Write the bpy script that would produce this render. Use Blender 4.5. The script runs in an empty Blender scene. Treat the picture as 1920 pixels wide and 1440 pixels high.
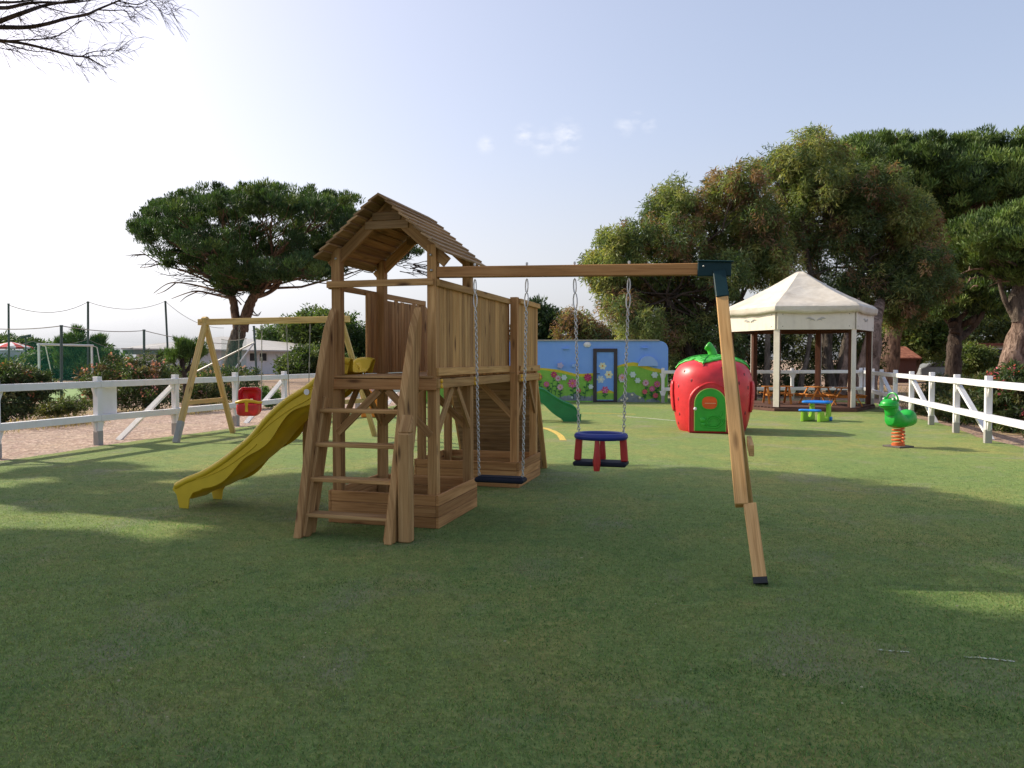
import bpy, math, random
import numpy as np
from mathutils import Vector, Matrix
C = bpy.context.scene
COL = C.collection
random.seed(7)
RNG = np.random.default_rng(11)

# ------------------------------------------------------------------ camera, world, sun, exposure
FPX = 1442.0
CAM_H = 1.55
PITCH = math.atan(46 / FPX)
cd = bpy.data.cameras.new('camera'); cam = bpy.data.objects.new('camera', cd); COL.objects.link(cam)
cd.sensor_fit = 'HORIZONTAL'; cd.sensor_width = 36.0; cd.lens = 36.0 * FPX / 1920
cd.clip_start = 0.05; cd.clip_end = 3000
cam.location = (0, 0, CAM_H); cam.rotation_euler = (math.pi / 2 - PITCH, 0, 0)
C.camera = cam

SUN_DIR = Vector((-1.40, 0.62, 1.02)).normalized()         # towards the sun
SUN_EL = math.asin(SUN_DIR.z)
sd = bpy.data.lights.new('sun', 'SUN'); sun = bpy.data.objects.new('sun', sd); COL.objects.link(sun)
sd.energy = 3.0; sd.angle = math.radians(0.55); sd.color = (1.0, 0.9, 0.72)
sun.rotation_euler = SUN_DIR.to_track_quat('Z', 'Y').to_euler()
sun.location = (-30, 15, 30)

def pray(px, py):
    x = (px - 960) / FPX; y = (720 - py) / FPX
    cp, sp = math.cos(PITCH), math.sin(PITCH)
    return Vector((x, cp + y * sp, -sp + y * cp))
CAM = Vector((0, 0, CAM_H))
def G(px, py, z=0.0):
    d = pray(px, py); t = (z - CAM_H) / d.z
    return CAM + d * t
def AT(px, py, Y):
    d = pray(px, py)
    return CAM + d * (Y / d.y)
def PX(p):
    d = Vector(p) - CAM
    cp, sp = math.cos(PITCH), math.sin(PITCH)
    zc = d.y * cp - d.z * sp; yc = d.y * sp + d.z * cp
    return (960 + FPX * d.x / zc, 720 - FPX * yc / zc, zc)

W = bpy.data.worlds.new('World'); C.world = W; W.use_nodes = True
nt = W.node_tree; nt.nodes.clear()
o = nt.nodes.new('ShaderNodeOutputWorld'); bg = nt.nodes.new('ShaderNodeBackground')
sky = nt.nodes.new('ShaderNodeTexSky'); sky.sky_type = 'NISHITA'; sky.sun_disc = False
sky.sun_elevation = SUN_EL; sky.sun_rotation = math.atan2(SUN_DIR.x, SUN_DIR.y)
sky.air_density = 1.0; sky.dust_density = 3.2; sky.ozone_density = 1.6; sky.altitude = 0
SKY_STRENGTH = 0.15
bg.inputs['Strength'].default_value = SKY_STRENGTH
tc = nt.nodes.new('ShaderNodeTexCoord')
nz = nt.nodes.new('ShaderNodeTexNoise'); nz.inputs['Scale'].default_value = 46; nz.inputs['Detail'].default_value = 6
mp = nt.nodes.new('ShaderNodeMapping'); mp.inputs['Scale'].default_value = (1, 1, 1.9)
nt.links.new(tc.outputs['Generated'], mp.inputs['Vector']); nt.links.new(mp.outputs[0], nz.inputs['Vector'])
acc = None
for (cx, cy, rad, amt) in ((1062, 256, 0.026, 1.0), (1020, 268, 0.022, .7), (984, 254, 0.018, .95), (911, 272, 0.015, .8), (1172, 236, 0.018, .5), (1216, 234, 0.013, .65), (1193, 222, .012, .5)):
    d = pray(cx, cy).normalized()
    vm = nt.nodes.new('ShaderNodeVectorMath'); vm.operation = 'DISTANCE'; vm.inputs[1].default_value = d
    nt.links.new(tc.outputs['Generated'], vm.inputs[0])
    mr = nt.nodes.new('ShaderNodeMapRange'); mr.interpolation_type = 'SMOOTHSTEP'
    mr.inputs['From Min'].default_value = rad; mr.inputs['From Max'].default_value = 0
    mr.inputs['To Min'].default_value = 0; mr.inputs['To Max'].default_value = amt
    nt.links.new(vm.outputs['Value'], mr.inputs['Value'])
    if acc is None: acc = mr.outputs[0]
    else:
        mx = nt.nodes.new('ShaderNodeMath'); mx.operation = 'MAXIMUM'
        nt.links.new(acc, mx.inputs[0]); nt.links.new(mr.outputs[0], mx.inputs[1]); acc = mx.outputs[0]
cr = nt.nodes.new('ShaderNodeMapRange'); cr.inputs['From Min'].default_value = .40; cr.inputs['From Max'].default_value = .68; cr.inputs['To Max'].default_value = .7
nt.links.new(nz.outputs['Fac'], cr.inputs['Value'])
mu = nt.nodes.new('ShaderNodeMath'); mu.operation = 'MULTIPLY'; nt.links.new(acc, mu.inputs[0]); nt.links.new(cr.outputs[0], mu.inputs[1])
mxc = nt.nodes.new('ShaderNodeMix'); mxc.data_type = 'RGBA'
# haze veil: pale, brighter around the sun and low down
hs = nt.nodes.new('ShaderNodeHueSaturation'); hs.inputs['Saturation'].default_value = 1.0
tn_ = nt.nodes.new('ShaderNodeMix'); tn_.data_type = 'RGBA'; tn_.blend_type = 'MULTIPLY'; tn_.inputs[0].default_value = 1.0; tn_.inputs[7].default_value = (1.28, 1.21, 1.255, 1)
gm = nt.nodes.new('ShaderNodeGamma'); gm.inputs['Gamma'].default_value = .64; nt.links.new(sky.outputs[0], gm.inputs['Color'])
nt.links.new(gm.outputs[0], tn_.inputs[6]); nt.links.new(tn_.outputs[2], hs.inputs['Color'])
sx = nt.nodes.new('ShaderNodeSeparateXYZ'); nt.links.new(tc.outputs['Generated'], sx.inputs[0])
lowf = nt.nodes.new('ShaderNodeMapRange'); lowf.interpolation_type = 'SMOOTHSTEP'; lowf.inputs['From Min'].default_value = .30; lowf.inputs['From Max'].default_value = -.02; lowf.inputs['To Max'].default_value = .92
nt.links.new(sx.outputs['Z'], lowf.inputs['Value'])
bw = nt.nodes.new('ShaderNodeRGBToBW'); nt.links.new(hs.outputs[0], bw.inputs[0])
pale = nt.nodes.new('ShaderNodeMix'); pale.data_type = 'RGBA'; pale.blend_type = 'MULTIPLY'; pale.inputs[0].default_value = 1; nt.links.new(bw.outputs[0], pale.inputs[6]); pale.inputs[7].default_value = (.97, .995, 1.06, 1)
low = nt.nodes.new('ShaderNodeMix'); low.data_type = 'RGBA'; nt.links.new(lowf.outputs[0], low.inputs[0]); nt.links.new(hs.outputs[0], low.inputs[6]); nt.links.new(pale.outputs[2], low.inputs[7])
nt.links.new(mu.outputs[0], mxc.inputs['Factor']); nt.links.new(low.outputs[2], mxc.inputs['A'])
mxc.inputs['B'].default_value = (3.75, 3.75, 3.9, 1)
nt.links.new(mxc.outputs['Result'], bg.inputs['Color']); nt.links.new(bg.outputs[0], o.inputs[0])

C.view_settings.view_transform = 'Standard'; C.view_settings.look = 'None'
C.view_settings.exposure = 0.97; C.view_settings.gamma = 1.0
C.render.engine = 'CYCLES'
C.cycles.max_bounces = 6; C.cycles.transparent_max_bounces = 12
C.cycles.use_denoising = True

# ------------------------------------------------------------------ scene helpers
def tag(o, label=None, cat=None, group=None, kind=None):
    if label: o['label'] = label
    if cat: o['category'] = cat
    if group: o['group'] = group
    if kind: o['kind'] = kind
    return o
def thing(name, label, cat, loc=(0, 0, 0), rotz=0.0, group=None):
    e = bpy.data.objects.new(name, None); COL.objects.link(e); e.empty_display_size = .2
    e.location = loc; e.rotation_euler = (0, 0, rotz)
    return tag(e, label, cat, group)
def children(o): return [c for c in bpy.data.objects if c.parent == o]
def copy_tree(o, parent=None):
    c = o.copy(); COL.objects.link(c); c.parent = parent
    for ch in children(o): copy_tree(ch, c)
    return c
def norm(v):
    v = Vector(v); return v.normalized() if v.length > 1e-9 else v

class MB:
    def __init__(s): s.V = []; s.F = []; s.U = []; s.T = []; s.M = []
    def face(s, idx, uv, tone=.5, mi=0):
        s.F.append(tuple(idx)); s.U.append(uv); s.T.append(tone); s.M.append(mi)
    def obox(s, c, X, Y, Z, tone=None, mi=0):
        """box from centre and half vectors, X along the grain"""
        c = Vector(c); X = Vector(X); Y = Vector(Y); Z = Vector(Z)
        if X.cross(Y).dot(Z) < 0: Z = -Z
        if tone is None: tone = random.random()
        ox, oy = random.uniform(0, 40), random.uniform(0, 40)
        b = len(s.V)
        for i in (-1, 1):
            for j in (-1, 1):
                for k in (-1, 1):
                    s.V.append(c + X * i + Y * j + Z * k)
        lx, ly, lz = X.length, Y.length, Z.length
        q = lambda i, j, k: b + (i * 4 + j * 2 + k)
        def uvs(kind, pts):
            r = []
            for (i, j, k) in pts:
                x, y, z = (2 * i - 1) * lx, (2 * j - 1) * ly, (2 * k - 1) * lz
                r.append((ox + x, oy + y) if kind == 0 else (ox + x, oy + 1.7 + z) if kind == 1 else (ox + 5 + y * .3, oy + z))
            return r
        for kind, pts in ((0, [(0, 0, 1), (1, 0, 1), (1, 1, 1), (0, 1, 1)]), (0, [(0, 1, 0), (1, 1, 0), (1, 0, 0), (0, 0, 0)]),
                          (1, [(0, 0, 0), (1, 0, 0), (1, 0, 1), (0, 0, 1)]), (1, [(1, 1, 0), (0, 1, 0), (0, 1, 1), (1, 1, 1)]),
                          (2, [(1, 0, 0), (1, 1, 0), (1, 1, 1), (1, 0, 1)]), (2, [(0, 1, 0), (0, 0, 0), (0, 0, 1), (0, 1, 1)])):
            s.face([q(*p) for p in pts], uvs(kind, pts), tone, mi)
        return s
    def box(s, c, sx, sy, sz, tone=None, mi=0, grain='x'):
        c = Vector(c); e = {'x': Vector((sx / 2, 0, 0)), 'y': Vector((0, sy / 2, 0)), 'z': Vector((0, 0, sz / 2))}
        order = {'x': 'xyz', 'y': 'yxz', 'z': 'zxy'}[grain]
        return s.obox(c, e[order[0]], e[order[1]], e[order[2]], tone, mi)
    def span(s, a, b, tone=None, mi=0, grain='x'):
        a = Vector(a); b = Vector(b); d = b - a
        return s.box((a + b) / 2, abs(d.x), abs(d.y), abs(d.z), tone, mi, grain)
    def beam(s, p0, p1, w, h, up=(0, 0, 1), tone=None, mi=0):
        p0 = Vector(p0); p1 = Vector(p1); X = (p1 - p0) / 2
        side = norm(Vector(up).cross(X)); u = norm(X.cross(side))
        return s.obox((p0 + p1) / 2, X, side * (w / 2), u * (h / 2), tone, mi)
    def prism(s, poly, t, tone=None, mi=0, side_mi=None):
        poly = [Vector(p) for p in poly]; t = Vector(t); n = len(poly)
        if tone is None: tone = random.random()
        nrm = Vector((0, 0, 0))
        for i in range(n): nrm += poly[i].cross(poly[(i + 1) % n])
        if nrm.dot(t) > 0: poly = poly[::-1]
        ex = norm(poly[1] - poly[0]); ey = norm(nrm).cross(ex)
        ox, oy = random.uniform(0, 40), random.uniform(0, 40)
        b = len(s.V); s.V += poly + [p + t for p in poly]
        uv = [(ox + (p - poly[0]).dot(ex), oy + (p - poly[0]).dot(ey)) for p in poly]
        s.face(list(range(b, b + n)), uv, tone, mi)
        s.face(list(range(b + 2 * n - 1, b + n - 1, -1)), uv[::-1], tone, mi)
        for i in range(n):
            j = (i + 1) % n; L = (poly[j] - poly[i]).length
            s.face([b + j, b + i, b + n + i, b + n + j], [(ox + L, oy), (ox, oy), (ox, oy + t.length), (ox + L, oy + t.length)], tone, mi if side_mi is None else side_mi)
        return s
    def grid(s, P, close_u=False, close_v=False, tone=.5, mi=0):
        nu, nv = len(P), len(P[0]); b = len(s.V)
        for r in P: s.V += [Vector(p) for p in r]
        for i in range(nu if close_u else nu - 1):
            for j in range(nv if close_v else nv - 1):
                i2, j2 = (i + 1) % nu, (j + 1) % nv
                s.face([b + i * nv + j, b + i2 * nv + j, b + i2 * nv + j2, b + i * nv + j2],
                       [(i / nu, j / nv), ((i + 1) / nu, j / nv), ((i + 1) / nu, (j + 1) / nv), (i / nu, (j + 1) / nv)], tone, mi)
        return s
    def cap(s, pts, tone=.5, mi=0):
        b = len(s.V); s.V += [Vector(p) for p in pts]
        s.face(list(range(b, b + len(pts))), [(p[0], p[1]) for p in pts], tone, mi); return s
    def tube(s, pts, r, n=8, tone=.5, mi=0, closed=False, caps=True, flat=1.0, rough=0.0):
        pts = [Vector(p) for p in pts]; m = len(pts)
        rs = [r] * m if not hasattr(r, '__len__') else r
        ring = []; prev = None; ph = [random.uniform(0, 6.28) for _ in range(6)]
        wob = (lambda i, k: 1 + rough * (.5 * math.sin(k * 2 * math.pi / n * 2 + ph[0] + i * .35) + .45 * math.sin(k * 2 * math.pi / n * 3 + ph[1] - i * .5) + .35 * math.sin(i * 1.3 + ph[2]) + .5 * random.uniform(-1, 1))) if rough else (lambda i, k: 1)
        L = 0
        for i, p in enumerate(pts):
            t = norm((pts[(i + 1) % m] - pts[i - 1]) if closed else (pts[min(i + 1, m - 1)] - pts[max(i - 1, 0)]))
            if prev is None:
                a = Vector((0, 0, 1)) if abs(t.z) < .9 else Vector((1, 0, 0))
                prev = norm(a - t * a.dot(t))
            else: prev = norm(prev - t * prev.dot(t))
            q = t.cross(prev)
            ring.append([p + (prev * math.cos(2 * math.pi * k / n) + q * (math.sin(2 * math.pi * k / n) * flat)) * (rs[i] * wob(i, k)) for k in range(n)])
        s.grid(ring, close_u=closed, close_v=True, tone=tone, mi=mi)
        if caps and not closed: s.cap(ring[0], tone, mi); s.cap(ring[-1][::-1], tone, mi)
        return s
    def lathe(s, prof, c=(0, 0, 0), n=24, tone=.5, mi=0, fn=None):
        """prof: (radius, z) from the bottom up"""
        c = Vector(c); P = []
        for r, z in prof:
            row = []
            for k in range(n):
                a = 2 * math.pi * k / n
                p = Vector((math.cos(a) * r, math.sin(a) * r, z))
                row.append(c + (fn(p, a) if fn else p))
            P.append(row)
        s.grid([r[::-1] for r in P], close_v=True, tone=tone, mi=mi)
        s.cap(P[0][::-1], tone, mi); s.cap(P[-1], tone, mi)
        return s
    def ball(s, c, r, n=12, m=8, tone=.5, mi=0, rot=None):
        r = Vector(r) if hasattr(r, '__len__') else Vector((r, r, r)); c = Vector(c); P = []
        for i in range(m + 1):
            ph = math.pi * (i / m) ; ph = min(max(ph, .02), math.pi - .02)
            row = []
            for k in range(n):
                a = 2 * math.pi * k / n
                p = Vector((r.x * math.sin(ph) * math.cos(a), r.y * math.sin(ph) * math.sin(a), r.z * math.cos(ph)))
                if rot: p = rot @ p
                row.append(c + p)
            P.append(row)
        return s.grid(P, close_v=True, tone=tone, mi=mi)
    def build(s, name, mat, parent=None, smooth=False, bevel=0.0, loc=(0, 0, 0), ang=40, solid=0.0, subd=0):
        me = bpy.data.meshes.new(name)
        me.from_pydata([tuple(v) for v in s.V], [], s.F)
        uvl = me.uv_layers.new(name='UVMap')
        flat = [c for uv in s.U for p in uv for c in p]
        uvl.data.foreach_set('uv', flat)
        at = me.attributes.new('tone', 'FLOAT', 'FACE'); at.data.foreach_set('value', s.T)
        mats = mat if isinstance(mat, (list, tuple)) else [mat]
        for m in mats: me.materials.append(m)
        me.polygons.foreach_set('material_index', s.M)
        me.update()
        ob = bpy.data.objects.new(name, me); COL.objects.link(ob); ob.location = loc
        if parent: ob.parent = parent
        if smooth:
            me.polygons.foreach_set('use_smooth', [True] * len(s.F))
            me.set_sharp_from_angle(angle=math.radians(ang))
        if solid:
            m = ob.modifiers.new('s', 'SOLIDIFY'); m.thickness = solid; m.offset = -1
        if bevel:
            m = ob.modifiers.new('b', 'BEVEL'); m.width = bevel; m.segments = 1; m.limit_method = 'ANGLE'; m.angle_limit = math.radians(50); m.harden_normals = False
        if subd:
            m = ob.modifiers.new('d', 'SUBSURF'); m.levels = subd; m.render_levels = subd
        return ob

def arc_pts(c, ex, ey, r, a0, a1, n):
    c = Vector(c); ex = Vector(ex); ey = Vector(ey)
    return [c + ex * (r * math.cos(a0 + (a1 - a0) * i / n)) + ey * (r * math.sin(a0 + (a1 - a0) * i / n)) for i in range(n + 1)]
def smooth_path(pts, k=6):
    """Catmull-Rom through the points"""
    pts = [Vector(p) for p in pts]; out = []
    for i in range(len(pts) - 1):
        p0 = pts[max(i - 1, 0)]; p1 = pts[i]; p2 = pts[i + 1]; p3 = pts[min(i + 2, len(pts) - 1)]
        for j in range(k):
            t = j / k
            out.append(.5 * ((2 * p1) + (p2 - p0) * t + (2 * p0 - 5 * p1 + 4 * p2 - p3) * t * t + (3 * p1 - p0 - 3 * p2 + p3) * t ** 3))
    out.append(pts[-1]); return out
def lerp_list(a, b, n): return [a + (b - a) * i / (n - 1) for i in range(n)]

# ------------------------------------------------------------------ materials
class N:
    def __init__(s, name):
        s.m = bpy.data.materials.new(name); s.m.use_nodes = True; s.t = s.m.node_tree
        s.b = s.t.nodes['Principled BSDF']
    def n(s, typ, **kw):
        x = s.t.nodes.new(typ)
        for k, v in kw.items():
            if k in x.inputs: x.inputs[k].default_value = v
            else: setattr(x, k, v)
        return x
    def l(s, a, b): s.t.links.new(a, b)
    def ramp(s, fac, stops, interp='LINEAR'):
        r = s.n('ShaderNodeValToRGB'); r.color_ramp.interpolation = interp
        e = r.color_ramp.elements
        while len(e) < len(stops): e.new(.5)
        for i, (p, c) in enumerate(stops):
            e[i].position = p; e[i].color = (c[0], c[1], c[2], 1)
        s.l(fac, r.inputs[0]); return r.outputs[0]
    def mix(s, fac, a, b, blend='MIX'):
        m = s.n('ShaderNodeMix', data_type='RGBA', blend_type=blend)
        for v, k in ((fac, 'Factor'), (a, 'A'), (b, 'B')):
            sock = m.inputs[k]
            if k == 'Factor': sock = m.inputs[0]
            if k == 'A': sock = m.inputs[6]
            if k == 'B': sock = m.inputs[7]
            if hasattr(v, 'links') or hasattr(v, 'is_linked'): s.l(v, sock)
            else: sock.default_value = v if not hasattr(v, '__len__') else (v[0], v[1], v[2], 1)
        return m.outputs[2]
    def math(s, op, a, b=0.0):
        m = s.n('ShaderNodeMath', operation=op)
        for v, i in ((a, 0), (b, 1)):
            if hasattr(v, 'is_linked'): s.l(v, m.inputs[i])
            else: m.inputs[i].default_value = v
        return m.outputs[0]
    def noise(s, vec, scale, detail=4, rough=.55, dist=0.0):
        x = s.n('ShaderNodeTexNoise'); x.inputs['Scale'].default_value = scale; x.inputs['Detail'].default_value = detail
        x.inputs['Roughness'].default_value = rough; x.inputs['Distortion'].default_value = dist
        if vec is not None: s.l(vec, x.inputs['Vector'])
        return x.outputs['Fac']
    def mapped(s, vec, scale):
        m = s.n('ShaderNodeMapping'); m.inputs['Scale'].default_value = scale; s.l(vec, m.inputs['Vector']); return m.outputs[0]
    def bump(s, h, strength=.3, dist=.01):
        b = s.n('ShaderNodeBump'); b.inputs['Strength'].default_value = strength; b.inputs['Distance'].default_value = dist
        s.l(h, b.inputs['Height']); s.l(b.outputs[0], s.b.inputs['Normal'])
    def col(s, c): s.l(c, s.b.inputs['Base Color'])
    def rough(s, v): s.b.inputs['Roughness'].default_value = v
    def obj(s): return s.n('ShaderNodeTexCoord').outputs['Object']
    def uv(s): return s.n('ShaderNodeUVMap').outputs[0]
    def attr(s, name, out='Fac'): return s.n('ShaderNodeAttribute', attribute_name=name).outputs[out]

def wood(name, dark, mid, light, knots=1.0, rough=.78, dirt=None):
    m = N(name); uv = m.uv(); tone = m.attr('tone')
    g1 = m.noise(m.mapped(uv, (1.3, 26, 1)), 1.0, 5, .6, .6)
    g2 = m.noise(m.mapped(uv, (2.5, 130, 1)), 1.0, 3, .5)
    big = m.noise(m.mapped(uv, (.9, 3, 1)), 1.0, 2)
    f = m.math('ADD', m.math('MULTIPLY', g1, .7), m.math('MULTIPLY', g2, .3))
    c = m.ramp(f, [(.36, dark), (.5, mid), (.62, light)])
    tn = m.ramp(tone, [(0, (.70, .66, .60)), (.5, (.92, .92, .9)), (1, (1.12, 1.08, .98))])
    c = m.mix(1.0, c, tn, 'MULTIPLY')
    bg_ = m.ramp(big, [(.35, (.82, .80, .76)), (.65, (1.08, 1.06, 1.04))])
    c = m.mix(1.0, c, bg_, 'MULTIPLY')
    if knots:
        v = m.n('ShaderNodeTexVoronoi'); v.inputs['Scale'].default_value = 1.0; m.l(m.mapped(uv, (2.6, 9.0, 1)), v.inputs['Vector'])
        k = m.ramp(v.outputs['Distance'], [(.07, (.95, .95, .95)), (.13, (.7, .7, .7)), (.25, (0, 0, 0))])
        sep = m.n('ShaderNodeSeparateColor'); m.l(v.outputs['Color'], sep.inputs[0])
        pk = m.math('GREATER_THAN', sep.outputs[0], .52)
        kf = m.math('MULTIPLY', m.math('MULTIPLY', k, pk), knots)
        c = m.mix(kf, c, (dark[0] * .22, dark[1] * .16, dark[2] * .14))
    if dirt:
        dn = m.ramp(m.noise(m.obj(), 2.1, 4), [(.5, (0, 0, 0)), (.72, (.6, .6, .6))])
        c = m.mix(dn, c, dirt)
    m.col(c); m.rough(rough); m.b.inputs['Specular IOR Level'].default_value = .25
    m.bump(f, .35, .004); return m.m
def plastic(name, c, rough=.38, spec=.5, var=.10, sss=0.0, trans=0.0):
    m = N(name); o = m.obj()
    v = m.noise(o, 5, 4); c2 = tuple(x * (1 - var) for x in c); c3 = tuple(min(1, x * (1 + var)) for x in c)
    m.col(m.ramp(v, [(.35, c2), (.65, c3)])); 
    r = m.n('ShaderNodeMapRange'); r.inputs['To Min'].default_value = rough - .06; r.inputs['To Max'].default_value = rough + .14
    m.l(m.noise(o, 14, 5), r.inputs['Value']); m.l(r.outputs[0], m.b.inputs['Roughness'])
    m.b.inputs['Specular IOR Level'].default_value = spec
    m.bump(m.noise(o, 70, 3), .04, .004)
    if trans:
        tr = m.n('ShaderNodeBsdfTranslucent'); tr.inputs[0].default_value = (c[0], c[1], c[2], 1)
        mx = m.n('ShaderNodeMixShader'); mx.inputs[0].default_value = trans
        m.l(m.b.outputs[0], mx.inputs[1]); m.l(tr.outputs[0], mx.inputs[2])
        m.l(mx.outputs[0], m.t.nodes['Material Output'].inputs[0])
    return m.m
def painted(name, c, stain, rough=.6, scale=3.0, amt=.5, bump=.2):
    m = N(name); o = m.obj()
    n1 = m.noise(o, scale, 6, .65); n2 = m.noise(m.mapped(o, (9, 9, 1.2)), 1.0, 5)
    f = m.math('MULTIPLY', m.ramp(m.math('ADD', m.math('MULTIPLY', n1, .6), m.math('MULTIPLY', n2, .4)), [(.47, (0, 0, 0)), (.68, (1, 1, 1))]), amt)
    m.col(m.mix(f, c, stain)); m.rough(rough); m.bump(n1, bump, .004); return m.m
def leafmat(name, trans=.38, rough=.55):
    m = N(name); a = m.n('ShaderNodeAttribute', attribute_name='tint').outputs['Color']
    m.col(a); m.rough(rough); m.b.inputs['Specular IOR Level'].default_value = .3
    tr = m.n('ShaderNodeBsdfTranslucent')
    m.l(m.mix(1.0, a, (1.25, 1.3, .55), 'MULTIPLY'), tr.inputs[0])
    mx = m.n('ShaderNodeMixShader'); mx.inputs[0].default_value = trans
    m.l(m.b.outputs[0], mx.inputs[1]); m.l(tr.outputs[0], mx.inputs[2]); m.l(mx.outputs[0], m.t.nodes['Material Output'].inputs[0])
    return m.m
def bark(name, c1, c2, sc=6):
    m = N(name); o = m.obj()
    f = m.noise(m.mapped(o, (sc, sc, sc * .3)), 1.0, 6, .65, .8); f2 = m.noise(m.mapped(o, (2.2, 2.2, .9)), 1.0, 5, .7, 1.0)
    f = m.math('ADD', m.math('MULTIPLY', f, .55), m.math('MULTIPLY', f2, .45))
    m.col(m.ramp(f, [(.40, c1), (.60, c2)])); m.rough(.95); m.b.inputs['Specular IOR Level'].default_value = .1; m.bump(f, 1.0, .25); return m.m
def metal(name, c, rough=.4, metallic=.9):
    m = N(name); o = m.obj()
    m.col(m.ramp(m.noise(o, 30, 4), [(.35, tuple(x * .75 for x in c)), (.65, c)])); m.rough(rough); m.b.inputs['Metallic'].default_value = metallic; return m.m

M = {}
M['pine'] = wood('treated_pine', (.31, .168, .066), (.47, .275, .118), (.60, .378, .176), 1.0)
M['pine_light'] = wood('fresh_pine', (.38, .215, .080), (.53, .318, .125), (.63, .405, .172), 1.0)
M['pine_yellow'] = wood('new_yellow_pine', (.46, .31, .125), (.64, .46, .20), (.74, .56, .27), .7)
M['pine_red'] = wood('warm_pine', (.36, .178, .068), (.52, .275, .112), (.62, .355, .155), .9)
M['pine_orange'] = wood('orange_pine', (.42, .235, .095), (.60, .36, .155), (.70, .45, .21), .6)  # front leg wood: orange of its own, lightened further to carry sunlight
M['pine_roof'] = wood('weathered_pine', (.21, .13, .065), (.34, .22, .115), (.46, .31, .18), .5)
M['white'] = painted('white_painted_wood', (.74, .735, .745), (.52, .50, .46), .55, 4, .35)
M['cream'] = painted('cream_painted_wood', (.72, .66, .56), (.50, .44, .36), .6, 3, .5)
M['white_dirty'] = painted('worn_white_paint', (.78, .76, .73), (.40, .38, .36), .6, 6, .6)
M['yellow'] = plastic('yellow_plastic', (.70, .50, .028), .42, .4, .06, trans=.16)
M['cap'] = plastic('yellow_cap_plastic', (.75, .42, .02), .35)
M['navy'] = plastic('navy_rubber', (.008, .010, .020), .65, .25)
M['blue'] = plastic('blue_rubber', (.012, .03, .22), .4)
M['redrub'] = plastic('red_rubber', (.42, .022, .018), .4)
M['red'] = plastic('red_plastic', (.66, .030, .040), .34, .5, .13, trans=.08)
M['orange'] = plastic('orange_plastic', (.80, .25, .02), .35)
M['leafgreen'] = plastic('leaf_green_plastic', (.05, .42, .035), .3, .5, .07)
M['doorgreen'] = plastic('door_green_plastic', (.030, .36, .028), .35)
M['slidegreen'] = plastic('slide_green_plastic', (.008, .20, .055), .3)
M['froggreen'] = plastic('frog_green_plastic', (.006, .33, .028), .34, .5, .06)
M['lime'] = plastic('lime_plastic', (.27, .55, .03), .4)
M['skyblue'] = plastic('bright_blue_plastic', (.012, .20, .66), .35)
M['black'] = plastic('black_plastic', (.012, .012, .013), .5)
M['bracket'] = plastic('dark_green_bracket', (.003, .030, .036), .5, .25)
M['spring'] = plastic('orange_spring_paint', (.62, .13, .03), .45, .4, .25)
M['steel'] = metal('galvanised_steel', (.55, .55, .53), .42, .85)
M['rope'] = painted('grey_rope', (.30, .28, .24), (.12, .11, .10), .9)
M['concrete'] = painted('concrete', (.36, .35, .33), (.22, .21, .19), .9)
M['pole'] = metal('dark_green_pole', (.07, .11, .10), .5, .2)
M['leaf'] = leafmat('leaves')
M['needle'] = leafmat('needles', .22, .6)
M['bark_pine'] = bark('pine_bark', (.07, .045, .035), (.26, .17, .125))
M['bark_grey'] = bark('grey_bark', (.06, .05, .042), (.20, .165, .135))
M['bark_dark'] = bark('dark_bark', (.035, .026, .022), (.11, .085, .07))
M['bark_pale'] = bark('pale_bark', (.085, .055, .042), (.36, .26, .21))

# foliage ------------------------------------------------------------
def leaf_mesh(name, mat, parent, cen, dirs, ln, wd, cols, label=None):
    """one quad (a pointed diamond) per leaf; numpy arrays"""
    n = len(cen); r = RNG.normal(size=(n, 3))
    d = dirs / (np.linalg.norm(dirs, axis=1, keepdims=True) + 1e-9)
    sd_ = np.cross(d, r); sd_ /= (np.linalg.norm(sd_, axis=1, keepdims=True) + 1e-9)
    ln = np.broadcast_to(ln, (n,))[:, None]; wd = np.broadcast_to(wd, (n,))[:, None]
    nrm = np.cross(d, sd_)
    v = np.empty((n, 4, 3), np.float32)
    v[:, 0] = cen - d * ln * .5; v[:, 2] = cen + d * ln * .5
    mid = cen + nrm * ln * .07 * RNG.choice([-1, 1], size=(n, 1))
    v[:, 1] = mid - sd_ * wd * .5; v[:, 3] = mid + sd_ * wd * .5
    me = bpy.data.meshes.new(name)
    me.vertices.add(n * 4); me.vertices.foreach_set('co', v.reshape(-1))
    me.loops.add(n * 4); me.loops.foreach_set('vertex_index', np.arange(n * 4, dtype=np.int32))
    me.polygons.add(n); me.polygons.foreach_set('loop_start', np.arange(0, n * 4, 4, dtype=np.int32))
    at = me.attributes.new('tint', 'FLOAT_COLOR', 'FACE')
    rgba = np.ones((n, 4), np.float32); rgba[:, :3] = np.clip(cols, 0, 1); at.data.foreach_set('color', rgba.reshape(-1))
    me.materials.append(mat); me.update(calc_edges=True)
    ob = bpy.data.objects.new(name, me); COL.objects.link(ob)
    if parent: ob.parent = parent
    return ob
def clumps_in(blob, n, shell=.5, flat_bottom=False):
    """n random points in an ellipsoid, biased outward"""
    c, r = blob
    d = RNG.normal(size=(n, 3)); d /= np.linalg.norm(d, axis=1, keepdims=True)
    if flat_bottom: d[:, 2] = np.where(d[:, 2] < -.25, -d[:, 2] * .6, d[:, 2])
    rad = RNG.random(n) ** (1 / 3 * (1 - shell) + .12)
    return np.array(c) + d * rad[:, None] * np.array(r), d
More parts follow.
